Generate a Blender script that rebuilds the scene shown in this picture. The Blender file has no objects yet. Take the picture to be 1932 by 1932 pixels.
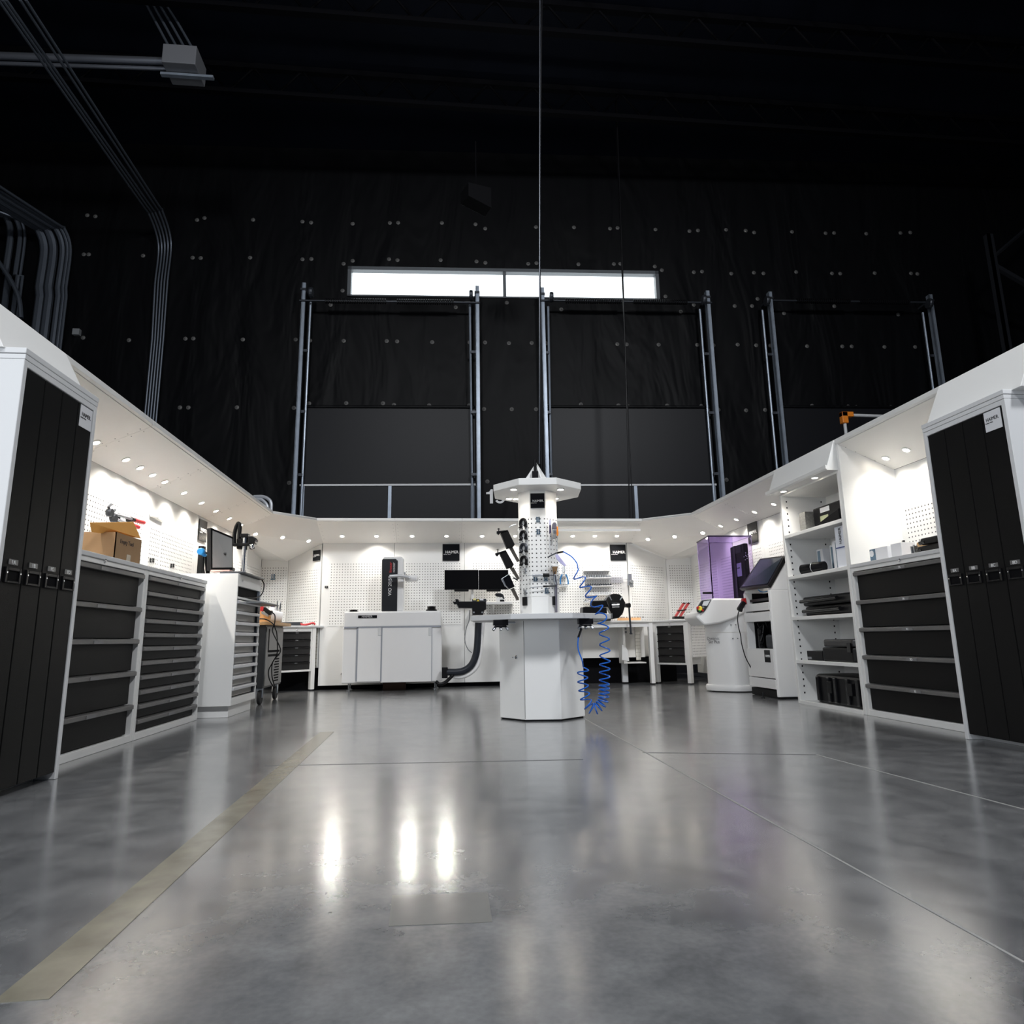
import bpy, bmesh, math, random
from mathutils import Vector, Matrix
random.seed(7)
PI = math.pi
S = bpy.context.scene
COL = S.collection

# ---------------------------------------------------------------- camera
FPX, PITCH, ROLL, YAW, CH = 1247.0, .1893, -.0169, .1059, .65
_F = Vector((math.sin(YAW)*math.cos(PITCH), math.cos(YAW)*math.cos(PITCH), math.sin(PITCH)))
_R0 = Vector((math.cos(YAW), -math.sin(YAW), 0)); _U0 = _R0.cross(_F)
_R = _R0*math.cos(ROLL) + _U0*math.sin(ROLL); _U = -_R0*math.sin(ROLL) + _U0*math.cos(ROLL)
O = Vector((0, 0, CH))
cd = bpy.data.cameras.new('camera'); cam = bpy.data.objects.new('camera', cd); COL.objects.link(cam)
cam.matrix_world = Matrix(((_R.x, _U.x, -_F.x, 0), (_R.y, _U.y, -_F.y, 0), (_R.z, _U.z, -_F.z, CH), (0, 0, 0, 1)))
cd.sensor_width = 36; cd.sensor_fit = 'HORIZONTAL'; cd.lens = 36*FPX/1932; cd.clip_end = 200
S.camera = cam
# ---------------------------------------------------------------- world, exposure, large lights
w = bpy.data.worlds.new('world'); S.world = w; w.use_nodes = True
w.node_tree.nodes['Background'].inputs[0].default_value = (.55, .68, 1, 1)
w.node_tree.nodes['Background'].inputs[1].default_value = .06
S.view_settings.view_transform = 'Standard'; S.view_settings.look = 'None'
S.view_settings.exposure = 0.5; S.view_settings.gamma = 1; S.view_settings.use_curve_mapping = False

def area(name, loc, target, sx, sy, power, col):
    l = bpy.data.lights.new(name, 'AREA'); l.shape = 'RECTANGLE'; l.size = sx; l.size_y = sy
    l.energy = power; l.color = col
    o = bpy.data.objects.new(name, l); COL.objects.link(o); o.location = loc
    o.rotation_euler = (Vector(target)-Vector(loc)).to_track_quat('-Z', 'Y').to_euler()
    o['kind'] = 'helper'
    return o
# open loading doors behind the photographer and unseen high-bay lamps, the right one added as fill
area('daylight_from_open_dock', (-5.0, -3.5, 2.6), (.5, 6, .8), 3.5, 3.5, 185, (.90, .95, 1))
area('high_bay_fill_lamp', (-2.0, -1.0, 9.3), (.5, 5.5, 0), 1.2, 1.2, 300, (.95, .97, 1))
area('high_bay_fill_lamp', (4.5, -1.0, 9.0), (-1.0, 5.5, 0), 1.2, 1.2, 420, (.95, .97, 1))

# ---------------------------------------------------------------- pixel -> point on a real plane
def ray(x, y): return _R*((x-966)/FPX) - _U*((y-966)/FPX) + _F
def PX(x, y, X): v = ray(x, y); return O + v*(X/v.x)
def PY(x, y, Y): v = ray(x, y); return O + v*(Y/v.y)
def PZ(x, y, Z=0.0): v = ray(x, y); return O + v*((Z-CH)/v.z)
def PN(x, y, P, n): v = ray(x, y); return O + v*((Vector(P)-O).dot(n)/v.dot(n))
def crop(x0, y0, s): return lambda x, y: (x0+x/s, y0+y/s)
c1 = crop(0, 560, 4.83); c2 = crop(0, 960, 3.45); c3 = crop(350, 900, 6.44); c4 = crop(350, 1150, 6.44)
c5 = crop(600, 960, 5.22); c6 = crop(820, 860, 6.44); c7 = crop(820, 1120, 4.83); c8 = crop(1080, 960, 5.223)
c9 = crop(1280, 860, 5.367); c10 = crop(1280, 1080, 5.367); c11 = crop(1560, 640, 4.6); c12 = crop(1560, 1020, 4.6)
d1 = crop(380, 970, 12.075); d2 = crop(480, 1120, 14.86); d3 = crop(920, 980, 10.73); d4 = crop(1040, 980, 8.78)
d5 = crop(820, 1060, 13.8); d6 = crop(1300, 1000, 9.66)

# ---------------------------------------------------------------- materials
def _new(name):
    m = bpy.data.materials.new(name); m.use_nodes = True
    nt = m.node_tree; return m, nt, nt.nodes['Principled BSDF']
def mat(name, col, rough=.5, metal=0, vary=0, vscale=8, bump=0, bscale=60, spec=.5, **kw):
    m, nt, b = _new(name)
    b.inputs['Base Color'].default_value = (*col, 1); b.inputs['Roughness'].default_value = rough
    b.inputs['Metallic'].default_value = metal; b.inputs['Specular IOR Level'].default_value = spec
    for k, v in kw.items(): b.inputs[k.replace('_', ' ')].default_value = v
    tc = nt.nodes.new('ShaderNodeTexCoord')
    if vary:
        n = nt.nodes.new('ShaderNodeTexNoise'); n.inputs['Scale'].default_value = vscale; n.inputs['Detail'].default_value = 5
        nt.links.new(tc.outputs['Object'], n.inputs['Vector'])
        mx = nt.nodes.new('ShaderNodeMix'); mx.data_type = 'RGBA'
        mx.inputs[6].default_value = (*[c*(1-vary) for c in col], 1); mx.inputs[7].default_value = (*[min(1, c*(1+vary)) for c in col], 1)
        nt.links.new(n.outputs['Fac'], mx.inputs[0]); nt.links.new(mx.outputs[2], b.inputs['Base Color'])
    if bump:
        n = nt.nodes.new('ShaderNodeTexNoise'); n.inputs['Scale'].default_value = bscale; n.inputs['Detail'].default_value = 3
        nt.links.new(tc.outputs['Object'], n.inputs['Vector'])
        bp = nt.nodes.new('ShaderNodeBump'); bp.inputs['Strength'].default_value = bump; bp.inputs['Distance'].default_value = .01
        nt.links.new(n.outputs['Fac'], bp.inputs['Height']); nt.links.new(bp.outputs['Normal'], b.inputs['Normal'])
    return m
def emit(name, col, s):
    m, nt, b = _new(name); b.inputs['Base Color'].default_value = (*col, 1)
    b.inputs['Emission Color'].default_value = (*col, 1); b.inputs['Emission Strength'].default_value = s
    return m
def pegmat(name, col, pitch=.038, hole=.0055, lines=False):
    m, nt, b = _new(name); N = nt.nodes; L = nt.links
    b.inputs['Roughness'].default_value = .45
    uv = N.new('ShaderNodeTexCoord'); sp = N.new('ShaderNodeSeparateXYZ'); L.new(uv.outputs['UV'], sp.inputs[0])
    def ax(sock):
        a = N.new('ShaderNodeMath'); a.operation = 'DIVIDE'; a.inputs[1].default_value = pitch; L.new(sock, a.inputs[0])
        f = N.new('ShaderNodeMath'); f.operation = 'FRACT'; L.new(a.outputs[0], f.inputs[0])
        s = N.new('ShaderNodeMath'); s.operation = 'SUBTRACT'; s.inputs[1].default_value = .5; L.new(f.outputs[0], s.inputs[0])
        q = N.new('ShaderNodeMath'); q.operation = 'ABSOLUTE'; L.new(s.outputs[0], q.inputs[0]); return q.outputs[0]
    u, v = ax(sp.outputs[0]), ax(sp.outputs[1])
    if lines: d = v
    else:
        mm = N.new('ShaderNodeMath'); mm.operation = 'MAXIMUM'; L.new(u, mm.inputs[0]); L.new(v, mm.inputs[1]); d = mm.outputs[0]
    lt = N.new('ShaderNodeMath'); lt.operation = 'LESS_THAN'; lt.inputs[1].default_value = hole/pitch; L.new(d, lt.inputs[0])
    mx = N.new('ShaderNodeMix'); mx.data_type = 'RGBA'
    mx.inputs[6].default_value = (*col, 1); mx.inputs[7].default_value = (.03, .03, .03, 1) if not lines else (.45, .43, .36, 1)
    L.new(lt.outputs[0], mx.inputs[0]); L.new(mx.outputs[2], b.inputs['Base Color'])
    return m
W_COL = (.80, .80, .785)
WHITE = mat('white_powder_coat', W_COL, .42, bump=.03, bscale=300)
GREY_W = mat('light_grey_powder_coat', (.62, .63, .64), .45, bump=.05, bscale=300)
CREAM = mat('warm_white_panel', (.78, .765, .73), .5)
PEG = pegmat('perforated_white_steel', W_COL)
PEGC = pegmat('perforated_white_steel_column', W_COL, .0375, .0052)
SLOT = pegmat('slotted_white_steel', (.76, .74, .68), .05, .003, True)
CHAR = mat('charcoal_textured_paint', (.0075, .0074, .0076), .45, bump=.2, bscale=420, vary=.3, vscale=300, spec=.10)
CHAR2 = mat('charcoal_handle_paint', (.11, .107, .105), .30, bump=.35, bscale=500, vary=.5, vscale=350, spec=.8)
SILV = mat('silver_drawer_handle', (.62, .63, .65), .35, .3)
BLACK = mat('black_plastic', (.005, .005, .006), .35, spec=.25)
BLACKG = mat('black_gloss', (.004, .004, .005), .12, spec=.4)
BLACKM = mat('matt_black', (.004, .004, .005), .8, spec=.1)
RUB = mat('black_rubber', (.015, .015, .016), .7)
CHROME = mat('chrome', (.75, .76, .78), .12, 1)
STEEL = mat('brushed_steel', (.42, .44, .47), .35, 1, vary=.15, vscale=20)
GALV = mat('galvanised_steel', (.34, .39, .46), .38, .55, vary=.3, vscale=6)
DKSTEEL = mat('dark_steel', (.05, .055, .065), .4, .6)
GREYP = mat('grey_plastic', (.20, .21, .22), .5)
BLUE = mat('blue_polyurethane', (.01, .13, .60), .25, Transmission_Weight=.15)
BLUEP = mat('blue_plastic', (.01, .22, .55), .4)
RED = mat('red_plastic', (.50, .015, .02), .4)
ORANGE = mat('orange_plastic', (.85, .25, .02), .45)
YELL = mat('yellow_sticker', (.85, .65, .05), .5)
PALEY = mat('pale_yellow_sticker', (.80, .75, .35), .5)
WOOD = mat('beech_worktop', (.62, .38, .18), .5, vary=.25, vscale=14)
CARD = mat('cardboard', (.33, .20, .10), .8, vary=.12, vscale=10)
CARDI = mat('cardboard_flap', (.55, .27, .06), .8, vary=.12, vscale=10)
LABEL = mat('label_tape', (.17, .17, .175), .3)
PAPER = mat('white_sticker', (.78, .79, .82), .45)
INK = mat('black_ink', (.01, .01, .01), .5)
WINK = mat('white_ink', (.85, .85, .85), .5)
REDI = mat('red_ink', (.6, .02, .02), .5)
SIGNB = mat('sign_black_gloss', (.008, .0085, .010), .2, spec=.3)
SCREEN = mat('screen_glass', (.002, .002, .003), .3, spec=.12)
TSCR = mat('terminal_screen', (.03, .04, .055), .12, spec=.8)
GSCR = mat('grey_screen', (.36, .36, .35), .15, spec=.8)
NAVY = mat('dark_blue_grey_tube', (.018, .022, .030), .4, spec=.3)
PORC = mat('machine_white', (.80, .80, .80), .3)
PURP, _nt, _b = _new('purple_clear_acrylic')
_b.inputs['Base Color'].default_value = (.68, .58, .85, 1); _b.inputs['Roughness'].default_value = .04
_b.inputs['Transmission Weight'].default_value = 1; _b.inputs['IOR'].default_value = 1.12
CLEAR = mat('clear_plastic', (.9, .9, .95), .05, Transmission_Weight=.9)
LAMP = emit('downlight_lens', (1, .90, .76), 34)
SKYP = emit('daylight_in_window', (.90, .97, 1), 1.6)
WOODC = mat('wooden_tray', (.75, .42, .2), .55, vary=.15)

def insulation():
    m, nt, b = _new('black_insulation'); N = nt.nodes; L = nt.links
    b.inputs['Base Color'].default_value = (.0026, .0028, .0036, 1); b.inputs['Roughness'].default_value = .5; b.inputs['Specular IOR Level'].default_value = .12
    tc = N.new('ShaderNodeTexCoord'); mp = N.new('ShaderNodeMapping'); mp.inputs['Scale'].default_value = (1.6, 1, .45)
    L.new(tc.outputs['Object'], mp.inputs[0])
    n = N.new('ShaderNodeTexNoise'); n.inputs['Scale'].default_value = .9; n.inputs['Detail'].default_value = 3; n.inputs['Distortion'].default_value = .6
    L.new(mp.outputs[0], n.inputs['Vector'])
    bp = N.new('ShaderNodeBump'); bp.inputs['Strength'].default_value = .6; bp.inputs['Distance'].default_value = .12
    L.new(n.outputs['Fac'], bp.inputs['Height']); L.new(bp.outputs[0], b.inputs['Normal'])
    return m
INSUL = insulation()
GAPM = mat('gap_shadow_blue', (.30, .32, .36), .6)
DOORM = mat('black_door_paint', (.0075, .008, .0105), .45, vary=.1, vscale=1.5, spec=.25)
ROOF = mat('black_roof_deck', (.005, .0068, .013), .7, vary=.5, vscale=.5, spec=.1)
BEAM = mat('black_painted_beam', (.0018, .0018, .0028), .7, spec=.08)
def floormat():
    m, nt, b = _new('polished_concrete'); N = nt.nodes; L = nt.links
    tc = N.new('ShaderNodeTexCoord')
    def noise(sc, det, dist=0, stretch=(1, 1, 1)):
        mp = N.new('ShaderNodeMapping'); mp.inputs['Scale'].default_value = stretch; L.new(tc.outputs['Object'], mp.inputs[0])
        n = N.new('ShaderNodeTexNoise'); n.inputs['Scale'].default_value = sc; n.inputs['Detail'].default_value = det; n.inputs['Distortion'].default_value = dist
        L.new(mp.outputs[0], n.inputs['Vector']); return n
    n1 = noise(.9, 6, .6); n2 = noise(7, 4, .3); n3 = noise(60, 3)
    r = N.new('ShaderNodeValToRGB'); r.color_ramp.elements[0].position = .36; r.color_ramp.elements[1].position = .64
    r.color_ramp.elements[0].color = (.09, .093, .099, 1); r.color_ramp.elements[1].color = (.215, .218, .222, 1)
    mx = N.new('ShaderNodeMath'); mx.operation = 'MULTIPLY_ADD'; mx.inputs[1].default_value = .45
    ad = N.new('ShaderNodeMath'); ad.operation = 'MULTIPLY'; ad.inputs[1].default_value = .55
    L.new(n1.outputs['Fac'], ad.inputs[0]); L.new(n2.outputs['Fac'], mx.inputs[0]); L.new(ad.outputs[0], mx.inputs[2])
    L.new(mx.outputs[0], r.inputs[0])
    sp = N.new('ShaderNodeMapRange'); sp.inputs[1].default_value = .3; sp.inputs[2].default_value = .7; sp.inputs[3].default_value = .9; sp.inputs[4].default_value = 1.08
    L.new(n3.outputs['Fac'], sp.inputs[0])
    ml = N.new('ShaderNodeVectorMath'); ml.operation = 'SCALE'; L.new(r.outputs[0], ml.inputs[0]); L.new(sp.outputs[0], ml.inputs[3])
    L.new(ml.outputs[0], b.inputs['Base Color'])
    rr = N.new('ShaderNodeMapRange'); rr.inputs[1].default_value = .3; rr.inputs[2].default_value = .7; rr.inputs[3].default_value = .17; rr.inputs[4].default_value = .22
    L.new(n2.outputs['Fac'], rr.inputs[0]); L.new(rr.outputs[0], b.inputs['Roughness'])
    b.inputs['Specular IOR Level'].default_value = .9
    b.inputs['Coat Weight'].default_value = .7; b.inputs['Coat Roughness'].default_value = .185
    return m
FLOOR = floormat()
STRIPE = mat('worn_cream_floor_paint', (.21, .195, .15), .2, vary=.5, vscale=9)
JOINT = mat('pale_joint_filler', (.30, .30, .29), .5)
JOINTD = mat('dark_saw_cut', (.10, .10, .10), .4)

# ---------------------------------------------------------------- helpers
def tag(o, label=None, cat=None, group=None, kind=None):
    if label: o['label'] = label
    if cat: o['category'] = cat
    if group: o['group'] = group
    if kind: o['kind'] = kind
    return o
def thing(name, label, cat, loc=(0, 0, 0), rz=0, group=None):
    o = bpy.data.objects.new(name, None); COL.objects.link(o); o.empty_display_size = .1
    o.location = loc; o.rotation_euler = (0, 0, rz)
    return tag(o, label, cat, group)
def mat_of(o):
    m = Matrix.Translation(o.location) @ o.rotation_euler.to_matrix().to_4x4()
    return mat_of(o.parent) @ m if o.parent else m
class MB:
    def __init__(s): s.v = []; s.f = []; s.uv = {}
    def add(s, vs, fs):
        n = len(s.v); s.v += [Vector(p) for p in vs]; s.f += [tuple(i+n for i in f) for f in fs]; return s
    def box(s, x0, x1, y0, y1, z0, z1):
        return s.add([(x0, y0, z0), (x1, y0, z0), (x1, y1, z0), (x0, y1, z0), (x0, y0, z1), (x1, y0, z1), (x1, y1, z1), (x0, y1, z1)],
                     [(0, 3, 2, 1), (4, 5, 6, 7), (0, 1, 5, 4), (1, 2, 6, 5), (2, 3, 7, 6), (3, 0, 4, 7)])
    def hull2(s, a, b):   # prism between two equal polygons
        n = len(a)
        return s.add(list(a)+list(b), [tuple(range(n-1, -1, -1)), tuple(range(n, 2*n))]+[(i, (i+1) % n, n+(i+1) % n, n+i) for i in range(n)])
    def px(s, poly, x0, x1):   # polygon in (y,z) swept along x
        return s.hull2([(x0, y, z) for y, z in poly], [(x1, y, z) for y, z in poly])
    def pz(s, poly, z0, z1): return s.hull2([(x, y, z0) for x, y in poly], [(x, y, z1) for x, y in poly])
    def py(s, poly, y0, y1): return s.hull2([(x, y0, z) for x, z in poly], [(x, y1, z) for x, z in poly])
    def cyl(s, p0, p1, r, r1=None, n=16):
        p0, p1 = Vector(p0), Vector(p1); r1 = r if r1 is None else r1
        d = (p1-p0).normalized(); a = d.orthogonal().normalized(); b = d.cross(a)
        ring = lambda p, q: [p+a*(q*math.cos(2*PI*i/n))+b*(q*math.sin(2*PI*i/n)) for i in range(n)]
        return s.hull2(ring(p0, r), ring(p1, r1))
    def lathe(s, p, prof, n=24, ax=(0, 0, 1)):
        p = Vector(p); d = Vector(ax).normalized(); a = d.orthogonal().normalized(); b = d.cross(a); base = len(s.v)
        for r, h in prof:
            for i in range(n): s.v.append(p+d*h+a*(r*math.cos(2*PI*i/n))+b*(r*math.sin(2*PI*i/n)))
        for k in range(len(prof)-1):
            for i in range(n):
                j = (i+1) % n; s.f.append((base+k*n+i, base+k*n+j, base+(k+1)*n+j, base+(k+1)*n+i))
        s.f.append(tuple(base+i for i in range(n-1, -1, -1))); s.f.append(tuple(base+(len(prof)-1)*n+i for i in range(n)))
        return s
    def tube(s, pts, r, n=8):
        pts = [Vector(p) for p in pts]; base = len(s.v); t = (pts[1]-pts[0]).normalized(); a = t.orthogonal().normalized()
        for i, p in enumerate(pts):
            q = (pts[min(i+1, len(pts)-1)]-pts[max(i-1, 0)])
            t = q.normalized() if q.length > 1e-9 else t
            a = (a-t*a.dot(t)); a = a.normalized() if a.length > 1e-6 else t.orthogonal().normalized()
            b = t.cross(a)
            for k in range(n): s.v.append(p+a*(r*math.cos(2*PI*k/n))+b*(r*math.sin(2*PI*k/n)))
        for i in range(len(pts)-1):
            for k in range(n):
                j = (k+1) % n; s.f.append((base+i*n+k, base+i*n+j, base+(i+1)*n+j, base+(i+1)*n+k))
        s.f.append(tuple(base+k for k in range(n-1, -1, -1))); s.f.append(tuple(base+(len(pts)-1)*n+k for k in range(n)))
        return s
    def build(s, name, m, parent=None, bevel=0, world=False, smooth=False, uvm=None):
        vs = s.v
        if world and parent is not None:
            inv = mat_of(parent).inverted(); vs = [inv @ v for v in vs]
        me = bpy.data.meshes.new(name); me.from_pydata([tuple(v) for v in vs], [], s.f); me.validate()
        bm = bmesh.new(); bm.from_mesh(me); bmesh.ops.recalc_face_normals(bm, faces=bm.faces)
        if uvm:
            lay = bm.loops.layers.uv.new('UVMap')
            for f in bm.faces:
                for l in f.loops: l[lay].uv = uvm(l.vert.co)
        bm.to_mesh(me); bm.free()
        if smooth:
            for p in me.polygons: p.use_smooth = True
        me.materials.append(m)
        o = bpy.data.objects.new(name, me); COL.objects.link(o)
        if parent is not None: o.parent = parent
        if smooth:
            try: me.set_sharp_from_angle(angle=math.radians(40))
            except Exception: pass
        if bevel:
            b = o.modifiers.new('bevel', 'BEVEL'); b.width = bevel; b.segments = 2; b.limit_method = 'ANGLE'; b.angle_limit = math.radians(40)
        return o
def spline(pts, n=12):
    P = [Vector(p) for p in pts]; P = [P[0]*2-P[1]]+P+[P[-1]*2-P[-2]]; out = []
    for i in range(1, len(P)-2):
        for k in range(n):
            t = k/n; a, b, c, d = P[i-1], P[i], P[i+1], P[i+2]
            out.append(.5*((2*b)+(c-a)*t+(2*a-5*b+4*c-d)*t*t+(3*b-a-3*c+d)*t**3))
    out.append(P[-2]); return out
def text(body, parent, loc, size, m, name='lettering', rot=(PI/2, 0, 0), align='LEFT', sx=1):
    c = bpy.data.curves.new(name, 'FONT'); c.body = body; c.size = size; c.extrude = .0008; c.align_x = align
    o = bpy.data.objects.new(name, c); COL.objects.link(o); c.materials.append(m)
    me = bpy.data.meshes.new_from_object(o); bpy.data.objects.remove(o)
    o = bpy.data.objects.new(name, me); COL.objects.link(o)
    o.parent = parent; o.location = loc; o.rotation_euler = rot; o.scale = (sx, 1, 1)
    return o
def poly(pts_, c, Y, d, name, m, parent, bev=.004):   # outline in a crop, at real depth Y, thickness d
    A_ = [PY(*c(*q), Y) for q in pts_]
    return MB().hull2(A_, [p+Vector((0, d, 0)) for p in A_]).build(name, m, parent, bev, world=True)
def struct(o): o['kind'] = 'structure'; return o
def copy_tree(o, parent=None):
    c = o.copy(); COL.objects.link(c); c.parent = parent
    for ch in [x for x in KIDS.get(o.name, [])]: copy_tree(ch, c)
    return c
KIDS = {}
def remember(root):
    for o in bpy.data.objects:
        if o.parent and (o.parent == root or o.parent.parent == root):
            L = KIDS.setdefault(o.parent.name, [])
            if o not in L: L.append(o)

RL, RR = PI/2, -PI/2     # left row faces +X, right row faces -X
XL, XR, YB = -2.657, 3.88, 9.56      # workstation back panels
FXL, FXR, FYB = -2.157, 3.375, 9.03  # canopy front edges
ZH, ZLO = 2.30, 2.03
def lpt(kind, y): return (FXL, y, 0) if kind == 'L' else (FXR, y, 0)

# ================================================================ SETTING
struct(MB().box(-16, 18, -9, 13.5, -.05, 0).build('floor', FLOOR))
WA = math.atan(-.047)
WN = Vector((.047, 1, 0)).normalized(); WP0 = Vector((1.5, 12, 0))
WD = Vector((1, -.047, 0)).normalized()
def PW(x, y, off=0.0):   # point on the far building wall, off metres in front of it
    return PN(x, y, WP0-WN*off, WN)
wallT = Matrix.Translation(WP0) @ Matrix.Rotation(WA, 4, 'Z')
def wl(p): return wallT.inverted() @ p     # world -> wall coordinates (x along, y behind, z up)
# window opening, in wall coordinates
a = wl(PW(657, 502)); b_ = wl(PW(1245, 567)); WX0, WX1, WZ1, WZ0 = a.x, b_.x, (a.z+wl(PW(1244, 514)).z)/2, b_.z
mb = MB()
mb.box(-16, WX0, 0, .25, 0, 10.6).box(WX1, 16, 0, .25, 0, 10.6).box(WX0, WX1, 0, .25, 0, WZ0).box(WX0, WX1, 0, .25, WZ1, 10.6)
o = struct(mb.build('wall_back', INSUL)); o.location = WP0; o.rotation_euler = (0, 0, WA)
struct(MB().box(-12.5, -12.2, -9, 13.5, 0, 10.6).build('wall_left', INSUL))
struct(MB().box(16.5, 16.8, -9, 13, 0, 10.6).build('wall_right', INSUL))
struct(MB().box(-16, 18, -9, 13.5, 10.55, 10.7).build('ceiling', ROOF))
# window
wo = tag(bpy.data.objects.new('window_1', None), kind='structure'); COL.objects.link(wo); wo.location = WP0; wo.rotation_euler = (0, 0, WA)
mb = MB(); t = .07; mb.box(WX0, WX1, -.03, .12, WZ1-t, WZ1).box(WX0, WX1, -.03, .12, WZ0, WZ0+.03).box(WX0, WX0+t, -.03, .12, WZ0, WZ1).box(WX1-t, WX1, -.03, .12, WZ0, WZ1)
mc = wl(PW(952, 540)).x; mb.box(mc-.03, mc+.03, -.02, .1, WZ0, WZ1)
struct(mb.build('window_frame', mat('window_frame_grey', (.10, .11, .12), .4), wo))
struct(MB().box(WX0+t, WX1-t, .1, .11, WZ0+.02, WZ1-t).build('window_pane', SKYP, wo))
# doors behind the tracks
def wall_door(n, xl, xr, label):
    d = bpy.data.objects.new('door_%d' % n, None); COL.objects.link(d); d['kind'] = 'structure'
    d.location = WP0; d.rotation_euler = (0, 0, WA)
    x0 = wl(PW(xl, 850)).x; x1 = wl(PW(xr, 850)).x
    zt = wl(PW((xl+xr)/2, 773)).z; zs = wl(PW((xl+xr)/2, 918)).z
    struct(MB().box(x0, x1, -.10, -.04, zs, zt).box(x0, x1, -.115, -.05, 0, zs-.02).build('door_panel', DOORM, d, .004))
    struct(MB().box(x0, x1, -.135, -.10, zs-.015, zs+.02).build('joint_strip', GREY_W, d))
    mb = MB()
    for q in (x0+.03, (x0+x1)/2, x1-.09):
        mb.box(q, q+.06, -.14, -.11, 0, zs-.02)
    struct(mb.build('door_stile', GALV, d))
    # rolled insulation hem over the door and spring shaft
    zsh = wl(PW((xl+xr)/2, 569, .35)).z
    struct(MB().box(x0, x1, -.13, -.02, zt-.01, zt+.05).build('insulation_hem', INSUL, d, .02))
    struct(MB().cyl((x0-.1, -.35, zsh), (x1+.1, -.35, zsh), .02).build('spring_shaft', DKSTEEL, d, smooth=True))
    sp = MB(); L_ = x1-x0
    for q0, q1 in ((.12, .48), (.54, .88)):
        n_ = 26
        for k in range(n_): sp.cyl((x0+L_*(q0+(q1-q0)*k/n_), -.35, zsh), (x0+L_*(q0+(q1-q0)*(k+.6)/n_), -.35, zsh), .05, n=10)
    struct(sp.build('torsion_spring', BLACK, d))
wall_door(1, 572, 897, ''); wall_door(2, 1034, 1342, ''); wall_door(3, 1480, 1765, '')
# number between two doors
NB = thing('door_number', 'large white number partly hidden behind the tool column canopy', 'sign', PW(924.3, 950, .02), WA)
MB().py([(0, 0), (.057, 0), (.057, .27), (.02, .27), (-.01, .225), (-.068, .21), (-.068, .176), (0, .176)], -.004, 0).build('digit_one', WINK, NB)
mb = MB(); n = 22; A = [math.radians(-150+250*k/n) for k in range(n+1)]
for k in range(n):
    q = [(.187+r_*math.cos(a_), .098+r_*math.sin(a_)) for a_, r_ in ((A[k], .098), (A[k+1], .098), (A[k+1], .058), (A[k], .058))]
    mb.py(q, -.004, 0)
mb.py([(.11, .13), (.15, .15), (.155, .27), (.12, .27)], -.004, 0).py([(.12, .235), (.27, .235), (.27, .27), (.12, .27)], -.004, 0)
mb.build('digit_five', WINK, NB)
# door tracks
posts = [((569, 535), (557, 970), 'galvanised door track at the left edge of the leftmost dock door'),
         ((898, 541), (903, 970), 'galvanised door track left of the hanging cables, under the window centre'),
         ((1021, 544), (1031, 883), 'galvanised door track rising straight behind the tool column'),
         ((1337, 550), (1357, 931), 'galvanised door track under the right end of the window'),
         ((1452, 552), (1479, 875), 'galvanised door track rising above the tall open shelf unit'),
         ((1754, 557), (1775, 729), 'galvanised door track farthest right, beside the dark racking post')]
for (xa, ya), (xb, yb), lb in posts:
    pa, pb = wl(PW(xa, ya, .3)), wl(PW(xb, yb, .3))
    t_ = thing('door_track', lb, 'door track', WP0, WA, 'vertical tracks of the dock doors')
    xt, xm = pa.x, (pa.x+pb.x)/2
    MB().box(xm-.02, xm+.05, -.34, -.30, 0, pa.z).box(xm-.02, xm, -.34, -.24, 0, pa.z).build('angle_rail', GALV, t_)
    sd = 1 if xa < 800 or xa == 1021 else -1
    mb = MB().tube([(xm+sd*.10, -.16, 0), (xm+sd*.10, -.16, 2.9), (xm+sd*.13, -.24, pa.z-.35)], .022)
    mb.build('guide_rail', GALV, t_)
    for z in (1.2, 2.4, 3.6, 4.8, 6.0): MB().box(min(xm, xm+sd*.12), max(xm, xm+sd*.12), -.26, -.23, z, z+.05).build('bracket', DKSTEEL, t_)
    MB().lathe((xm+sd*.14, -.42, pa.z-.25), [(.09, 0), (.1, .02), (.1, .05), (.09, .07)], 14, (1, 0, 0)).build('cable_drum', DKSTEEL, t_)
    MB().box(xm-.04, xm+.06, -.36, 0, pa.z-.16, pa.z-.12).build('bearing_plate', DKSTEEL, t_)
# ================================================================ insulation fasteners
Z6 = crop(0, 380, 3.22); Z7 = crop(540, 380, 3.22); Z8 = crop(1100, 380, 2.322)
pts = [Z6(*q) for q in ((531,85),(580,92),(1198,114),(1243,102),(1538,113),(1838,124),(1890,130),(510,323),(540,323),(870,331),(1171,343),(1220,345),(1520,343),(1838,353),(1892,351),(506,829),(784,844),(1127,835),(1175,834),(1476,840),(1797,840),(1884,846),(1094,1253),(1145,1253),(1440,1252),(1786,1255),(1878,1228))]
pts += [Z7(*q) for q in ((404,137),(630,132),(680,131),(946,132),(1150,140),(1209,166),(1517,157),(1748,159),(349,380),(404,362),(625,352),(676,358),(938,358),(1156,366),(1210,374),(1470,380),(1520,376),(1775,383),(343,543),(270,629),(1030,644),(1340,616),(1671,657),(350,848),(611,849),(674,851),(887,856),(1115,857),(1208,858),(1353,862),(1491,861),(1579,863),(139,1229),(365,1226),(588,1227),(655,1237),(868,1240),(1111,1240),(1202,1262),(1370,1263),(1518,1263),(1600,1241),(1790,1234),(18,1710),(1222,1702))]
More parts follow.
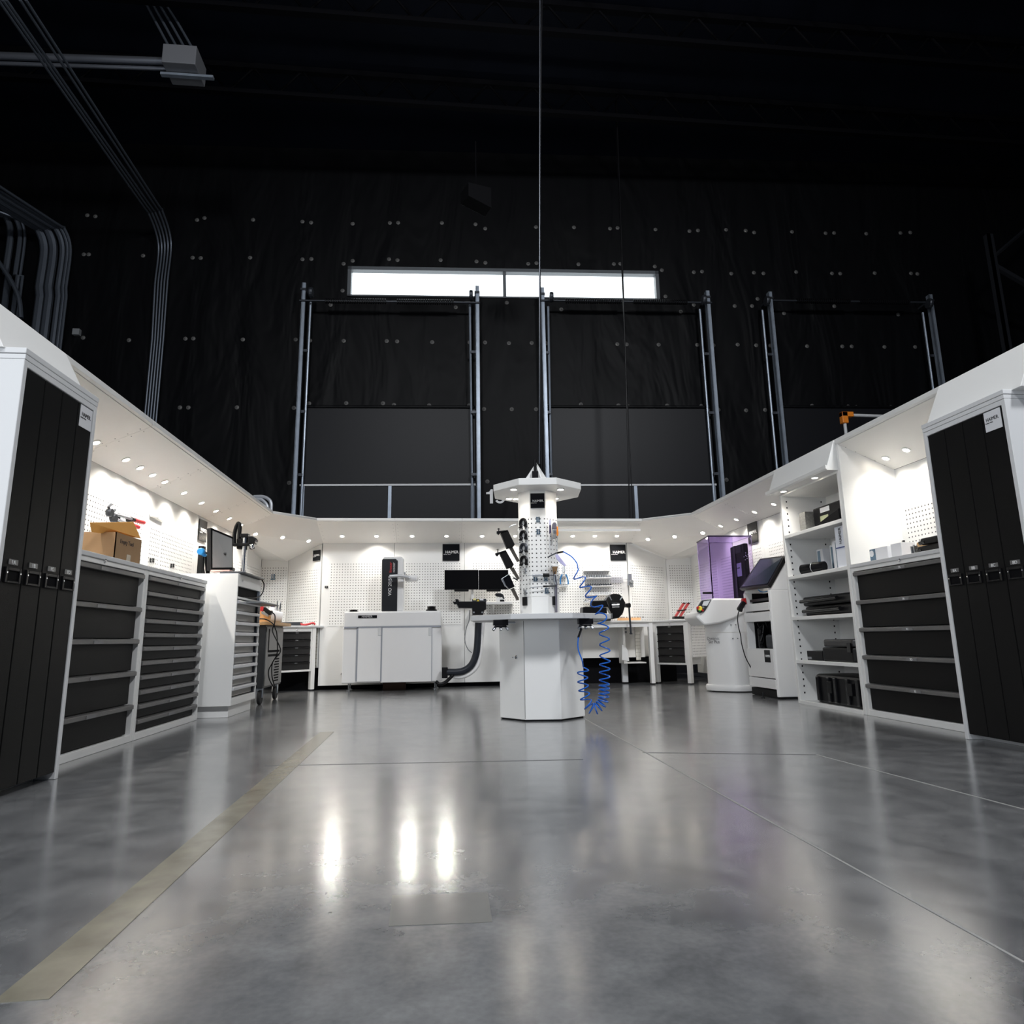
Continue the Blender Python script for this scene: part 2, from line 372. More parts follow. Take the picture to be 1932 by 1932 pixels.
pts += [Z8(*q) for q in ((118,120),(151,117),(317,124),(466,131),(503,128),(626,125),(712,129),(749,137),(915,134),(1062,140),(1099,139),(1240,142),(1390,139),(1433,137),(135,275),(163,274),(314,286),(345,302),(361,417),(485,311),(521,308),(649,317),(748,313),(790,316),(933,310),(1090,316),(1126,317),(1277,315),(1436,316),(1464,318),(428,484),(485,454),(664,459),(740,459),(764,428),(880,491),(1100,460),(1380,496),(150,626),(191,627),(331,628),(500,629),(571,631),(677,628),(758,631),(820,632),(981,635),(1135,636),(1176,636),(1320,638),(1454,638),(155,894),(196,898),(368,895),(518,897),(593,913),(714,916),(797,914),(1003,896),(1161,899),(1197,901),(1348,901),(628,1220))]
DISC = mat('fastener_grey', (.11, .108, .105), .6, .2)
proto = None
for q in pts:
    p = PW(q[0], q[1], 0)
    if proto is None:
        mb = MB().lathe((0, 0, 0), [(.040, 0), (.040, .008), (.022, .014), (.012, .018), (.006, .018)], 14, (0, -1, 0))
        mb.lathe((0, 0, 0), [(.012, .0), (.012, .026), (.004, .03)], 8, (0, -1, 0))
        proto = mb.build('insulation_fastener', DISC)
        tag(proto, 'round grey washer pinning the black insulation to the far wall', 'fastener', 'insulation fasteners on the far wall')
        f = proto
    else:
        f = proto.copy(); COL.objects.link(f)
    f.location = p; f.rotation_euler = (0, WA*0+random.random(), WA)
# ================================================================ ceiling steel
def joist(y, z, x0, x1, i):
    b = bpy.data.objects.new('roof_joist', None); COL.objects.link(b); b.location = (0, y, z)
    tag(b, ('open-web black roof joist in front of the window wall', 'open-web black roof joist midway across the dark ceiling', 'open-web black roof joist nearest the junction box')[i], 'roof joist', 'black roof joists')
    MB().box(x0, x1, -.05, .05, .5, .6).build('top_chord', BEAM, b)
    MB().box(x0, x1, -.05, .05, 0, .08).build('bottom_chord', BEAM, b)
    mb = MB(); n = int((x1-x0)/.8)
    for k in range(n):
        xa = x0+(x1-x0)*k/n; xm = xa+(x1-x0)/n/2; xb = xa+(x1-x0)/n
        mb.cyl((xa, 0, .04), (xm, 0, .55), .02, n=6).cyl((xm, 0, .55), (xb, 0, .04), .02, n=6)
    mb.build('web', BEAM, b)
for i, (y, z) in enumerate(((10.2, 9.9), (8.6, 9.9), (7.2, 9.9))): joist(y, z, -11, 15, i)
# ================================================================ conduits on the left
CON = mat('dull_conduit', (.10, .115, .14), .42, .6, spec=.3)
def conduit(pix, r, label, off=.10, ceil_to=None, group='conduits on the black wall'):
    """pix: pixels on the wall, from top to bottom; the top bends forward along the ceiling"""
    P = [PW(x, y, off) for x, y in pix]
    top = P[0].copy(); x0 = Vector((top.x, top.y, 0))
    P[-1] = Vector((P[-1].x, P[-1].y, 0))
    pts_ = []
    if ceil_to is not None:
        e = PZ(ceil_to[0], ceil_to[1], top.z+.35)
        pts_ += [e, Vector((top.x+(e.x-top.x)*.1, top.y+(e.y-top.y)*.1, top.z+.33)), ]
    pts_ += [top]
    pts_ = spline([pts_[0], pts_[0].lerp(pts_[1], .9), pts_[1], P[0], P[0].lerp(P[-1], .1)], 8)+P[1:] if ceil_to is not None else spline(P, 6)
    o = MB().tube(pts_, r, 8).build('conduit', CON, smooth=True)
    tag(o, label, 'conduit', group)
for k in range(5):
    dx = 6.2*k
    conduit([(299+dx*.95, 462-k*1.5), (287+dx*.85, 640), (272+dx*.9, 790)], .019, ('leftmost', 'second', 'middle', 'fourth', 'rightmost')[k]+' thin conduit of the close-set five running down the wall above the left canopy', ceil_to=((-3, 5, 12, 38, 49)[k], 0), group='five thin conduits above the left canopy')
for k, (x, r) in enumerate(((84, .075), (101, .07), (118, .05), (127, .028), (133, .026))):
    conduit([(x, 470), (x-8, 560), (x-22+k*1, 650)], r, ('fat leftmost pipe', 'second fat pipe', 'third and slimmer pipe', 'thin fourth conduit', 'thin rightmost conduit')[k]+' of the thick bundle bending off the ceiling at far left', ceil_to=(-90+14*k, 330), group='thick conduit bundle at the far left')
for k, (x, r, nm) in enumerate(((20, .055, 'outer'), (38, .04, 'middle'), (47, .025, 'inner'))):
    conduit([(x, 440+4*k), (x-4, 520), (x-12, 600)], r, nm+' pipe of the three short ones at the frame edge beyond the bundle', ceil_to=(-120+20*k, 370), group='three pipes at the left frame edge')
tag(MB().tube(spline([PW(-20, 470, .3), PW(15, 520, .3), PW(35, 560, .3), PW(40, 600, .3)], 8), .04, 8).build('conduit', CON, smooth=True), 'crossing pipe that curves over the other pipes at the left edge', 'conduit', 'three pipes at the left frame edge')
# junction box with its pipes
JY = 9.0
jb = PY(350, 125, JY); t = thing('junction_box', 'grey electrical junction box hanging under the dark ceiling', 'electrical box', jb, 0)
MB().box(-.26, .22, -.2, .22, -.14, .18).build('enclosure', mat('box_grey', (.17, .175, .19), .5, .2), t, .01)
MB().box(-.34, .42, -.03, .03, -.19, -.15).build('hanger_strut', GALV, t)
for dz, r, lb in ((.0, .055, 'thick silver pipe running left from the junction box'), (-.13, .028, 'thin silver pipe under the thick one left of the junction box')):
    o = MB().cyl((-9.5, JY+.35, jb.z+dz+.16), (jb.x-.26, JY, jb.z+dz+.06), r).build('pipe', mat('bright_pipe', (.5, .53, .6), .3, .9), smooth=True); tag(o, lb, 'pipe')
for k in range(4):
    p0 = Vector((jb.x-.18+.115*k, JY-.05, jb.z+.16)); p1 = PZ(272+12*k, 0, jb.z+.75); pm = PZ(293+12*k+(k*1.5), 40, jb.z+.7)
    o = MB().tube([p0, pm, p1, p1+(p1-pm)], .02, 8).build('conduit', CON, smooth=True)
    tag(o, ('leftmost', 'second', 'third', 'rightmost')[k]+' of four thin conduits rising from the junction box', 'conduit', 'conduits above the junction box')
tag(MB().box(-.06, .06, -.06, .02, -.06, .06).build('wall_box', GREYP), 'small square grey box on the wall beside the thick conduits', 'electrical box').location = PW(146, 628, .02)
# hanging cables
def rope(p0, p1, r, m, name, label, cat, group=None, sag=0):
    p0, p1 = Vector(p0), Vector(p1)
    P = [p0.lerp(p1, i/16)+Vector((math.sin(i/16*PI)*sag, 0, 0)) for i in range(17)]
    return tag(MB().tube(P, r, 6).build(name, m, smooth=True), label, cat, group)
CC = Vector((.842, 5.774, 0))
rope(PY(1021, 0, 5.72)+Vector((0, 0, .5)), (.865, 5.72, 2.2), .008, DKSTEEL, 'drop_cable', 'left dark cable hanging down from the ceiling to the tool column', 'cable', 'cables dropping onto the tool column')
rope(PY(1026, 0, 5.85)+Vector((0, 0, .5)), (.90, 5.85, 2.08), .006, BLACK, 'drop_cable', 'right thin cable hanging from the ceiling to the tool column', 'cable', 'cables dropping onto the tool column', -.02)
rope(PY(1175, 420, 10.4)*1+Vector((0, 0, 10.5-PY(1175, 420, 10.4).z)), Vector((PY(1180, 985, 10.4).x, 10.4, 0)), .012, BLACK, 'cord', 'left black cord hanging in front of the right dock door', 'cord', 'black cords before the dock door', .03)
rope(Vector((PY(1178, 490, 10.4).x, 10.45, 10.5)), Vector((PY(1196, 985, 10.4).x, 10.45, 0)), .008, BLACK, 'cord', 'right black cord hanging in front of the right dock door', 'cord', 'black cords before the dock door', -.02)
sp_ = PY(898, 372, 9.3)
t = thing('ceiling_speaker', 'dark box-shaped speaker hanging from the black ceiling', 'speaker', sp_, .4)
MB().add([(-.2, -.15, -.14), (.2, -.15, -.22), (.24, .15, -.18), (-.2, .15, -.1), (-.2, -.15, .1), (.2, -.15, .14), (.24, .15, .14), (-.2, .15, .1)], [(0, 3, 2, 1), (4, 5, 6, 7), (0, 1, 5, 4), (1, 2, 6, 5), (2, 3, 7, 6), (3, 0, 4, 7)]).build('cabinet', BLACKM, t, .01)
MB().cyl((0, 0, .1), (0, 0, 1.0), .012).build('hanging_rod', BEAM, t)
# racking at the far right
RK = mat('dark_racking_paint', (.028, .03, .036), .4, .5)
t = thing('pallet_racking', 'dark steel racking post with diagonal braces above the right canopy', 'racking', (10.28, 10.3, 0))
MB().box(-.10, -.04, -.05, .05, 0, 8.0).box(-.10, .02, -.05, -.03, 0, 8.0).build('upright', RK, t)
MB().box(.06, .12, .12, .20, 0, 8.1).build('upright', RK, t)
MB().tube([(.0, 0, 7.55), (1.9, .5, 9.0)], .04, 6).tube([(.0, 0, 7.35), (2.4, .3, 6.3)], .06, 6).build('brace', RK, t)
t = thing('scaffold_pipe', 'silver scaffold pipe with orange corner connector above the right canopy', 'pipe', PY(1592, 783, 10.6))
p0 = Vector((0, 0, 0)); inv = Vector(t.location)
MB().cyl((0, 0, -t.location.z), (0, 0, -.05), .028).build('upright_pipe', GREY_W, t, smooth=True)
MB().cyl((.05, 0, 0), (1.7, 0, -.02), .028).build('top_pipe', GREY_W, t, smooth=True)
MB().box(-.06, .16, -.05, .05, -.04, .05).box(-.06, .05, -.05, .05, -.16, .05).build('corner_connector', ORANGE, t, .01)
# bent grey conduits behind the left canopy
for k, (r_, lb) in enumerate(((0, 'outer bent grey conduit hooking over behind the left canopy corner'), (1, 'inner bent grey conduit hooking over behind the left canopy corner'))):
    q = [c3(*v) for v in (((830, 238), (940, 238), (1010, 270), (1040, 320), (1040, 410)), ((860, 270), (920, 275), (965, 310), (992, 350), (995, 400)))[k]]
    P = [PW(x, y, .4) for x, y in q]; P.append(Vector((P[-1].x, P[-1].y, 0)))
    P = spline(P[:-1], 6)+[P[-1]]
    tag(MB().tube(P, .03, 8).build('conduit', mat('pale_conduit', (.6, .62, .66), .4, .3), smooth=True), lb, 'conduit', 'bent conduits behind the left canopy')
# ================================================================ floor markings
def strip(pa, pb, wd, m, name, z=.0015):
    pa, pb = Vector(pa), Vector(pb); d = (pb-pa).normalized(); n = Vector((-d.y, d.x, 0))*wd/2
    return struct(MB().add([(*(pa-n).xy, 0), (*(pb-n).xy, 0), (*(pb+n).xy, 0), (*(pa+n).xy, 0), (*(pa-n).xy, z), (*(pb-n).xy, z), (*(pb+n).xy, z), (*(pa+n).xy, z)], [(0, 3, 2, 1), (4, 5, 6, 7), (0, 1, 5, 4), (1, 2, 6, 5), (2, 3, 7, 6), (3, 0, 4, 7)]).build(name, m))
strip(PZ(617, 1381), PZ(38, 1890), .10, STRIPE, 'floor_marking')
qs = [PZ(*q) for q in ((733, 1748), (929, 1740), (920, 1684), (740, 1690))]
struct(MB().hull2([(p.x, p.y, 0) for p in qs], [(p.x, p.y, .001) for p in qs]).build('floor_marking', mat('floor_patch', (.19, .187, .175), .16, vary=.2, vscale=6)))
for (pa, pb, m) in (((1101, 1355), (1932, 1816), JOINT), ((500, 1445), (1100, 1433), JOINTD), ((1212, 1420), (1540, 1424), JOINTD), ((1540, 1424), (1932, 1527), JOINT)):
    strip(PZ(*pa), PZ(*pb), .007, m, 'floor_joint', .0012)

# ================================================================ WORKSTATION MODULES
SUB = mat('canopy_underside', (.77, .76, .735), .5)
def downlight(parent, x, y, z, nrm, e=9.0, aim=None, cone=2.35):
    if aim: e = e*.5
    n = Vector(nrm).normalized(); p = Vector((x, y, z))
    d = MB().lathe(p, [(.034, 0), (.034, .006), (.026, .008), (.026, .002)], 18, n).build('downlight', WHITE, parent, smooth=True)
    MB().lathe(p, [(.025, .001), (.025, .0065), (.02, .0085)], 18, n).build('lens', LAMP, d, smooth=True)
    l = bpy.data.lights.new('downlight_beam', 'SPOT'); l.energy = e*(2.7 if not aim else 3.6); l.color = (1, .95, .87); l.spot_size = cone; l.spot_blend = 1.0; l.shadow_soft_size = .024
    lo = bpy.data.objects.new('downlight_beam', l); COL.objects.link(lo); lo.parent = d
    lo.location = p+n*.012; lo.rotation_euler = (Vector(aim) if aim else Vector((0, 0, -1))).to_track_quat('-Z', 'Y').to_euler()
PLN = Vector((0, -(ZH-.035-ZLO), -.5)).normalized()   # canopy underside normal in module coordinates
def canopy(label, loc, rz, w, lamps, depth=.5, aims={}, grp='canopy sections over the workbenches', e=9.0):
    t = thing('canopy', label, 'canopy', loc, rz, grp)
    MB().px([(0, ZH-.035), (0, ZH), (.02, ZH), (.02, ZH-.045)], 0.001, w-.001).build('fascia', WHITE, t, .002)
    MB().px([(.02, ZH-.05), (.02, ZH-.02), (depth, ZH-.02), (depth, ZLO)], .001, w-.001).build('underside', SUB, t)
    mb = MB()
    for xx in (.03, w-.03):
        for k in range(5):
            yy = .08+.085*k; z_ = (ZH-.05)+(ZLO-(ZH-.05))*(yy-.02)/(depth-.02)
            mb.cyl((xx, yy, z_-.0012), (xx, yy, z_+.004), .0045, n=8)
    mb.build('screw_row', GREYP, t)
    for i, x in enumerate(lamps):
        yy = .5*.70; z_ = (ZH-.05)+(ZLO-(ZH-.05))*(yy-.02)/(depth-.02)
        downlight(t, x, yy, z_, PLN, aim=aims.get(i), e=e, cone=1.05 if i in aims else 2.35)
    return t
def panel_uv(o): return lambda co: (co.x, co.z)
def back_panel(label, loc, rz, w, z0, z1, pegs, slots=(), grp='back panels of the workbench bay'):
    t = thing('back_panel', label, 'wall panel', loc, rz, grp)
    MB().box(.002, w-.002, 0, .03, z0, z1).build('sheet', WHITE, t, .002)
    for (x0, x1, a_, b2) in pegs:
        MB().box(x0, x1, -.004, .0, a_, b2).build('perforated_plate', PEG, t, uvm=lambda co: (co.x, co.z))
    for (x0, x1, a_, b2) in slots:
        MB().box(x0, x1, -.004, .0, a_, b2).build('slotted_plate', SLOT, t, uvm=lambda co: (co.x, co.z))
    return t
# left canopy (local x runs along +Y)
for (y0, y1, lamps, nm) in ((3.80, 4.985, [4.32, 4.895], 'left canopy section directly beyond the tall cabinet, over the cardboard box'),
                            (4.985, 6.175, [5.362, 5.612, 5.857, 6.113], 'second canopy section on the left with four close downlights'),
                            (6.175, 7.62, [6.568, 7.047, 7.493], 'left canopy section over the tilted monitor'),
                            (7.62, 8.545, [7.962, 8.421], 'last left canopy section before the diagonal corner')):
    canopy(nm, (FXL, y0, 0), RL, y1-y0, [q-y0 for q in lamps])
for (y0, y1, pg, nm) in ((3.80, 4.985, [(.1, 1.1, 1.25, 1.72)], 'left back panel behind the cardboard box'),
                         (4.985, 6.175, [(.05, 1.12, 1.25, 1.80)], 'left back panel with the hanging torque wrenches'),
                         (6.175, 7.40, [(.08, .30, 1.25, 1.70), (.36, 1.15, 1.25, 1.72)], 'left back panel with paired sockets before the black sign'),
                         (7.40, 8.62, [(.1, 1.1, 1.25, 1.70)], 'left back panel behind the tilted monitor'),
                         (8.62, 10.03, [(.1, 1.3, .9, 1.72)], 'farthest left back panel running into the corner')):
    back_panel(nm, (XL, y0, 0), RL, y1-y0, .1, ZLO+.0, pg)
# back canopy
AIM = (-.06, -1, -.42)
for (x0, x1, lamps, nm, am) in ((-1.70, -.657, [-1.408, -.932], 'back canopy section over the left half of the white presetter', {0: (.12, -1, -.45)}),
                            (-.657, .264, [-.435, .052], 'back canopy section above the dual monitors', {0: (.03, -1, -.45), 1: (-.03, -1, -.45)}),
                            (.264, 1.55, [.559, 1.037], 'back canopy section hidden partly by the tool column', {}),
                            (1.55, 2.82, [1.879, 2.208, 2.538], 'back canopy section over the vise', {})):
    canopy(nm, (x0, FYB, 0), 0, x1-x0, [q-x0 for q in lamps], depth=YB-FYB, aims=am)
back_panel('back panel behind the left part of the white presetter', (-1.70, YB, 0), 0, 1.01, .06, ZLO, [(.10, .98, .86, 1.74)])
back_panel('back panel behind the presetter column and monitors', (-.69, YB, 0), 0, 1.0, .06, ZLO, [(.06, .94, .86, 1.74)])
back_panel('back panel behind the shelf and tool column', (.31, YB, 0), 0, .99, .06, ZLO, [(.10, .97, .86, 1.74)])
back_panel('back panel behind the bit racks and vise', (1.30, YB, 0), 0, 1.42, .36, ZLO, [(.04, 1.34, .86, 1.70)])
struct(MB().box(-2.3, 3.4, YB+.06, YB+.10, 0, .36).build('dark_gap_sheet', BLACKM))  # black sheet added to stand for the dark open gap under the panels
tag(MB().box(1.05, 2.82, 9.12, 9.17, 2.135, 2.165).build('canopy_step_edge', WHITE), 'long white stepped edge of the back canopy above the bit racks', 'canopy edge')  # plain white bar standing in for the stepped canopy edge, gives no light
# corner canopies (flat facets between the two rows)
def facet(label, P, lamps, lows, n_out, lab2):
    t = thing('corner_canopy', label, 'canopy', (P[0][0], P[0][1], 0), 0, 'diagonal corner canopies')
    a0, a1 = Vector(P[0]), Vector(P[1]); n_ = Vector((0, 0, 1)).cross(a1-a0).normalized()
    if n_.y < 0: n_ = -n_
    MB().hull2([a0, a1, a1+n_*.02, a0+n_*.02], [p-Vector((0, 0, .035)) for p in (a0, a1, a1+n_*.02, a0+n_*.02)]).build('fascia', WHITE, t, .002, world=True)
    V = [a0-Vector((0, 0, .03)), a1-Vector((0, 0, .03))]+[Vector(q) for q in lows]
    up = [v+Vector((0, 0, .02)) for v in V]
    if n_out > 0: F = [(0, 1, 2, 5), (5, 2, 3, 4)]
    MB().add(V+up, F+[tuple(6+k for k in reversed(f)) for f in F]+[(i, (i+1) % 6, 6+(i+1) % 6, 6+i) for i in range(6)]).build('underside', SUB, t, world=True)
    # plane through the front edge and the lowest corner points
    nn = (a1-a0).cross(V[2]-V[1]).normalized()
    if nn.z > 0: nn = -nn
    inv = mat_of(t).inverted()
    for (x, y) in lamps:
        p = PN(x, y, V[0], nn); p = inv @ p
        if x == 1326: downlight(t, p.x, p.y, p.z, nn, aim=(-.37, -.86, -.33), cone=1.05, e=7)
        else: downlight(t, p.x, p.y, p.z, nn)
    return t
facet('diagonal left corner canopy with three downlights', [(FXL, 8.545, ZH), (-1.70, FYB, ZH)], [(482, 1007), (533, 1013.5), (582, 1020)],
      [(-1.70, YB, ZLO), (-2.29, 10.03, 1.83), (XL, 10.03, 1.86), (XL, 8.545, ZLO)], 1, '')
facet('diagonal right corner canopy above the corner drawer bench', [(2.82, FYB, ZH), (3.375, 8.58, ZH)], [(1222.5, 1017), (1273, 1012), (1326, 1005)],
      [(XR, 8.58, ZLO), (XR, 10.03, 1.86), (3.50, 10.03, 1.83), (2.80, YB, ZLO)], 1, '')
def seg_panel(label, pa, pb, z0, z1, pegs, slots=()):
    pa, pb = Vector(pa), Vector(pb); d = pb-pa
    return back_panel(label, (pa.x, pa.y, 0), math.atan2(d.y, d.x), d.length, z0, z1, pegs, slots)
seg_panel('deep corner panel left of the corner seam, behind the white bottle', (XL, 10.03, 0), (-2.27, 10.03, 0), .3, 1.9, [(.0, .36, .86, 1.74)])
seg_panel('angled corner panel with the small black sign', (-2.27, 10.03, 0), (-1.72, YB+.02, 0), .3, 2.03, [(.05, .66, .88, 1.68)], [(.3, .7, .32, .84)])
seg_panel('angled corner panel left of the red rail stand', (2.74, YB+.02, 0), (3.48, 10.03, 0), .36, 2.03, [(.06, .78, .86, 1.70)])
seg_panel('deep corner panel behind the purple cover', (3.48, 10.03, 0), (XR+.3, 10.03, 0), .36, 1.95, [(.05, .6, .86, 1.74)])
# right canopy (local x runs along -Y)
for (y0, y1, lamps, nm) in ((8.58, 7.62, [8.447, 7.962], 'right canopy section above the purple balancer cover'),
                            (7.62, 6.26, [7.457, 6.985], 'right canopy section above the tilted terminal screen'),
                            (5.20, 3.96, [5.05, 4.797, 4.25], 'right canopy section over the five-drawer cabinet')):
    canopy(nm, (FXR, y0, 0), RR, y0-y1, [y0-q for q in lamps], e=9 if y0 > 6 else 5)
back_panel('right back panel nearest the corner, with the black sign', (XR, 10.03, 0), RR, 2.43, .1, ZLO, [(.2, 1.0, .8, 1.7), (1.15, 2.35, .8, 1.70)])
back_panel('right back panel behind the tilted terminal screen', (XR, 7.60, 0), RR, 1.36, .1, ZLO, [(.10, 1.25, .8, 1.72)])
back_panel('right back panel above the five-drawer cabinet', (XR, 5.19, 0), RR, 1.23, 1.0, ZLO, [(.08, 1.15, 1.25, 1.66)])
# tall covers in front of the canopies
def cover(label, loc, rz, w, zb, yb, lip=False):
    t = thing('canopy_cover', label, 'canopy cover', loc, rz, 'closed white canopy covers')
    MB().px([(0, ZH), (.02, ZH), (yb+.02, zb), (yb, zb)] if False else [(0, ZH), (.5, ZH), (.5, zb), (yb, zb)], 0, w).build('hood_shell', WHITE, t, .003)
    if lip: MB().px([(yb, zb), (yb-.012, zb+.01), (yb-.012, zb+.04), (yb, zb+.04)], -.02, w+.02).build('lower_lip', WHITE, t)
    return t
cover('white canopy cover above the left tall black cabinet', (FXL, 3.05, 0), RL, .75, 2.0, -.155)
cover('white canopy cover above the right tall black cabinet', (FXR, 3.96, 0), RR, .75, 2.0, -.14)
t = cover('white canopy cover over the open shelf unit with two downlights', (FXR, 6.25, 0), RR, 1.04, 2.03, -.10, True)
for xx in (.22, .78): downlight(t, xx, -.05, 2.03, (0, 0, -1), e=5)

# ================================================================ CABINETS
def lock(parent, x, z, y=-.001):
    return MB().lathe((x, y, z), [(.011, 0), (.011, .008), (.007, .011)], 12, (0, -1, 0)).build('lock', CHROME, parent, smooth=True)
def drawer_set(t, x0, x1, zs, labels=None, fm=CHAR, hm=CHAR2, rec=.022, gap=.028, lab=True):
    """zs: descending z of handle tops plus the bottom"""
    for i in range(len(zs)-1):
        zt, zb = zs[i], zs[i+1]
        f = MB().box(x0+.008, x1-gap, rec, rec+.025, zb+.004, zt-.004).build('drawer', fm, t, .002)
        MB().px([(rec, zt), (-.008, zt-.004), (-.012, zt-.010), (-.012, zt-.032), (-.004, zt-.036), (rec, zt-.020)], x0+.002, x1-.010).build('handle', hm, f, .002)
        if lab:
            xm = (x0+x1)/2
            l = MB().box(xm-.055, xm+.055, -.0155, -.012, zt-.031, zt-.011).build('label_holder', LABEL, f)
            if labels: text(labels[i], f, (xm, -.0162, zt-.0295), .024, WINK, align='CENTER')
def drawer_cabinet(label, loc, rz, w, h, depth, zs, labels=None, kick=0):
    t = thing('drawer_cabinet', label, 'drawer cabinet', loc, rz)
    mb = MB()
    mb.box(0, .034, 0, depth, kick, h-.03).box(w-.034, w, 0, depth, kick, h-.03)
    mb.box(.034, w-.034, 0, depth, zs[0]+.004, h-.03).box(.034, w-.034, 0, depth, kick, zs[-1]-.003)
    mb.box(.034, w-.034, .3, depth, zs[-1], zs[0])
    mb.build('body', WHITE, t, .003)
    MB().box(-.0, w+.0, -.008, depth, h-.03, h).build('worktop', GREY_W, t, .004)
    lock(t, w*.5, zs[0]+.032)
    drawer_set(t, .034, w-.034, zs, labels)
    return t
Z5 = [1.145, .912, .692, .474, .250, .05]
Z11 = [1.145, 1.035, .935, .838, .738, .640, .540, .440, .338, .240, .140, .05]
drawer_cabinet('white cabinet with five wide charcoal drawers beside the left tall cabinet', (-2.125, 3.78, 0), RL, 1.23, 1.21, .52, Z5)
drawer_cabinet('white cabinet with eleven shallow charcoal drawers on the left', (-2.125, 5.015, 0), RL, 1.225, 1.21, .52, Z11)
drawer_cabinet('white cabinet with five wide charcoal drawers marked 7A to 7E', (3.39, 5.195, 0), RR, 1.23, 1.21, .48, Z5, ['7A', '7B', '7C', '7D', '7E'])
def tall_cabinet(label, loc, rz, labels, side):
    w, h, d = .655, 2.006, .70
    t = thing('tall_cabinet', label, 'tall cabinet', loc, rz, 'tall cabinets with vertical pull-outs')
    mb = MB().box(0, .028, 0, d, .0, h-.055).box(w-.028, w, 0, d, .0, h-.055).box(.028, w-.028, 0, d, h-.085, h-.055).box(.028, w-.028, .1, d, 0, h-.08)
    mb.build('body', side, t, .003)
    MB().box(-.003, w+.003, -.004, d, h-.028, h).build('top_panel', side, t, .003)
    MB().box(0, w, -.002, d, h-.054, h-.030).build('cornice', side, t, .002)
    n = 4; ww = (w-.060)/n
    for i in range(n):
        x0 = .030+ww*i
        p = MB().box(x0+.003, x0+ww-.003, .004, .06, .035, h-.088).build('pull_out', CHAR, t, .003)
        xm = x0+ww/2
        hd = MB().box(xm-.055, xm-.040, -.006, .006, .93, 1.0).box(xm+.040, xm+.055, -.006, .006, .93, 1.0).box(xm-.04, xm+.04, -.006, .006, .985, 1.0).box(xm-.04, xm+.04, -.006, .006, .93, .94).build('recessed_handle', BLACK, p, .002)
        MB().box(xm-.04, xm+.04, .0, .0035, .94, .985).build('handle_cavity', BLACKM, p)
        MB().cyl((xm-.047, -.008, .975), (xm-.047, -.005, .975), .004, n=8).cyl((xm+.047, -.008, .975), (xm+.047, -.005, .975), .004, n=8).build('rivet', CHROME, p)
        MB().box(xm-.032, xm+.032, .001, .0045, 1.012, 1.036).build('label_holder', mat('label_grey_%d' % i, (.12, .12, .12), .3), p)
        text(labels[i], p, (xm, .0006, 1.0145), .026, WINK, align='CENTER', sx=1.0)
    st = MB().box(w-.030-.128, w-.030-.012, .0005, .0035, h-.21, h-.092).build('brand_sticker', PAPER, t)
    text('HAIMER.', st, (w-.030-.116, -.0001, h-.150), .030, INK, name='logo', sx=.82)
    text('Quality Wins.', st, (w-.030-.124, -.0001, h-.163), .010, INK, name='slogan')
    return t
tall_cabinet('left tall white cabinet with four black vertical pull-outs marked 1A to 1D', (-1.915, 3.065, 0), RL, ['1A', '1B', '1C', '1D'], mat('cabinet_white_left', (.74, .75, .76), .4, bump=.06, bscale=300))
tall_cabinet('right tall white cabinet with four black vertical pull-outs marked 8A to 8D', (3.185, 3.93, 0), RR, ['8A', '8B', '8C', '8D'], mat('cabinet_white_right', (.74, .75, .76), .4, bump=.06, bscale=300))
# ---- narrow cabinet with the camera column (left)
t = thing('instrument_cabinet', 'narrow white cabinet with grey drawers and silver handles carrying the tilted monitor', 'cabinet', (-1.877, 6.33, 0), RL)
w, h, d = .80, 1.285, .74
mb = MB().box(0, .02, 0, d, .10, h).box(w-.02, w, 0, d, .10, h).box(.02, w-.02, 0, d, h-.115, h).box(.02, w-.02, 0, d, .10, .165).box(.02, w-.02, .35, d, .165, h-.1)
mb.box(.02, w-.02, .0, d, 1.055, 1.075)
mb.build('body', WHITE, t, .004)
MB().box(.04, w-.05, .03, d-.02, 0, .10).build('plinth', WHITE, t, .003)
MB().box(.025, w-.025, .02, .33, 1.08, 1.165).build('open_bay', BLACKM, t)
MB().box(.25, w+.10, -.16, .25, 1.025, 1.04).build('pull_out_shelf', GREYP, t, .003)
MB().box(w-.07, w-.04, -.004, .3, 1.075, 1.17).build('bay_post', GALV, t)
zs = [1.045-.0975*i for i in range(9)]+[.175]
drawer_set(t, .02, w-.02, zs, None, mat('mid_grey_drawer', (.30, .295, .28), .5), SILV, gap=.075, lab=False)
MB().box(w-.088, w-.065, .0, .04, .17, 1.05).build('side_rail', DKSTEEL, t)
lock(t, .12, 1.225); 
IC = t
# things on it
tm = thing('monitor', 'black-framed monitor tilted on the narrow white cabinet, screen grey with reflections', 'monitor', (-2.20, 6.66, 1.285), 0)
A = [PX(*d1(*q), -2.14) for q in ((215, 305), (725, 525), (720, 1240), (215, 1270))]
A = [PX(*d1(215, 305), -2.22), PX(*d1(725, 520), -2.10), PX(*d1(720, 1270), -2.06), PX(*d1(215, 1280), -2.18)]
nrm = (A[1]-A[0]).cross(A[3]-A[0]).normalized()
if nrm.x < 0: nrm = -nrm
MB().hull2([p-nrm*.045 for p in A], A).build('bezel', BLACK, tm, .004, world=True)
cn = sum(A, Vector())/4
I_ = [cn+(p-cn)*.87+nrm*.002 for p in A]
MB().hull2(I_, [p+nrm*.002 for p in I_]).build('screen', GSCR, tm, world=True)
MB().box(-.20, .02, -.10, .12, 0, .012).box(-.16, -.11, -.02, .04, .012, .30).build('stand', BLACK, tm, .004)
tk = thing('keyboard', 'thin dark keyboard tray lying at the front of the narrow white cabinet', 'keyboard', (-1.96, 6.66, 1.287), 0)
MB().box(-.10, .13, -.28, .40, 0, .018).build('tray', DKSTEEL, tk, .004)
mb = MB()
for i in range(4):
    for j in range(12): mb.box(-.08+.045*i, -.043+.045*i, -.25+.045*j, -.213+.045*j, .018, .026)
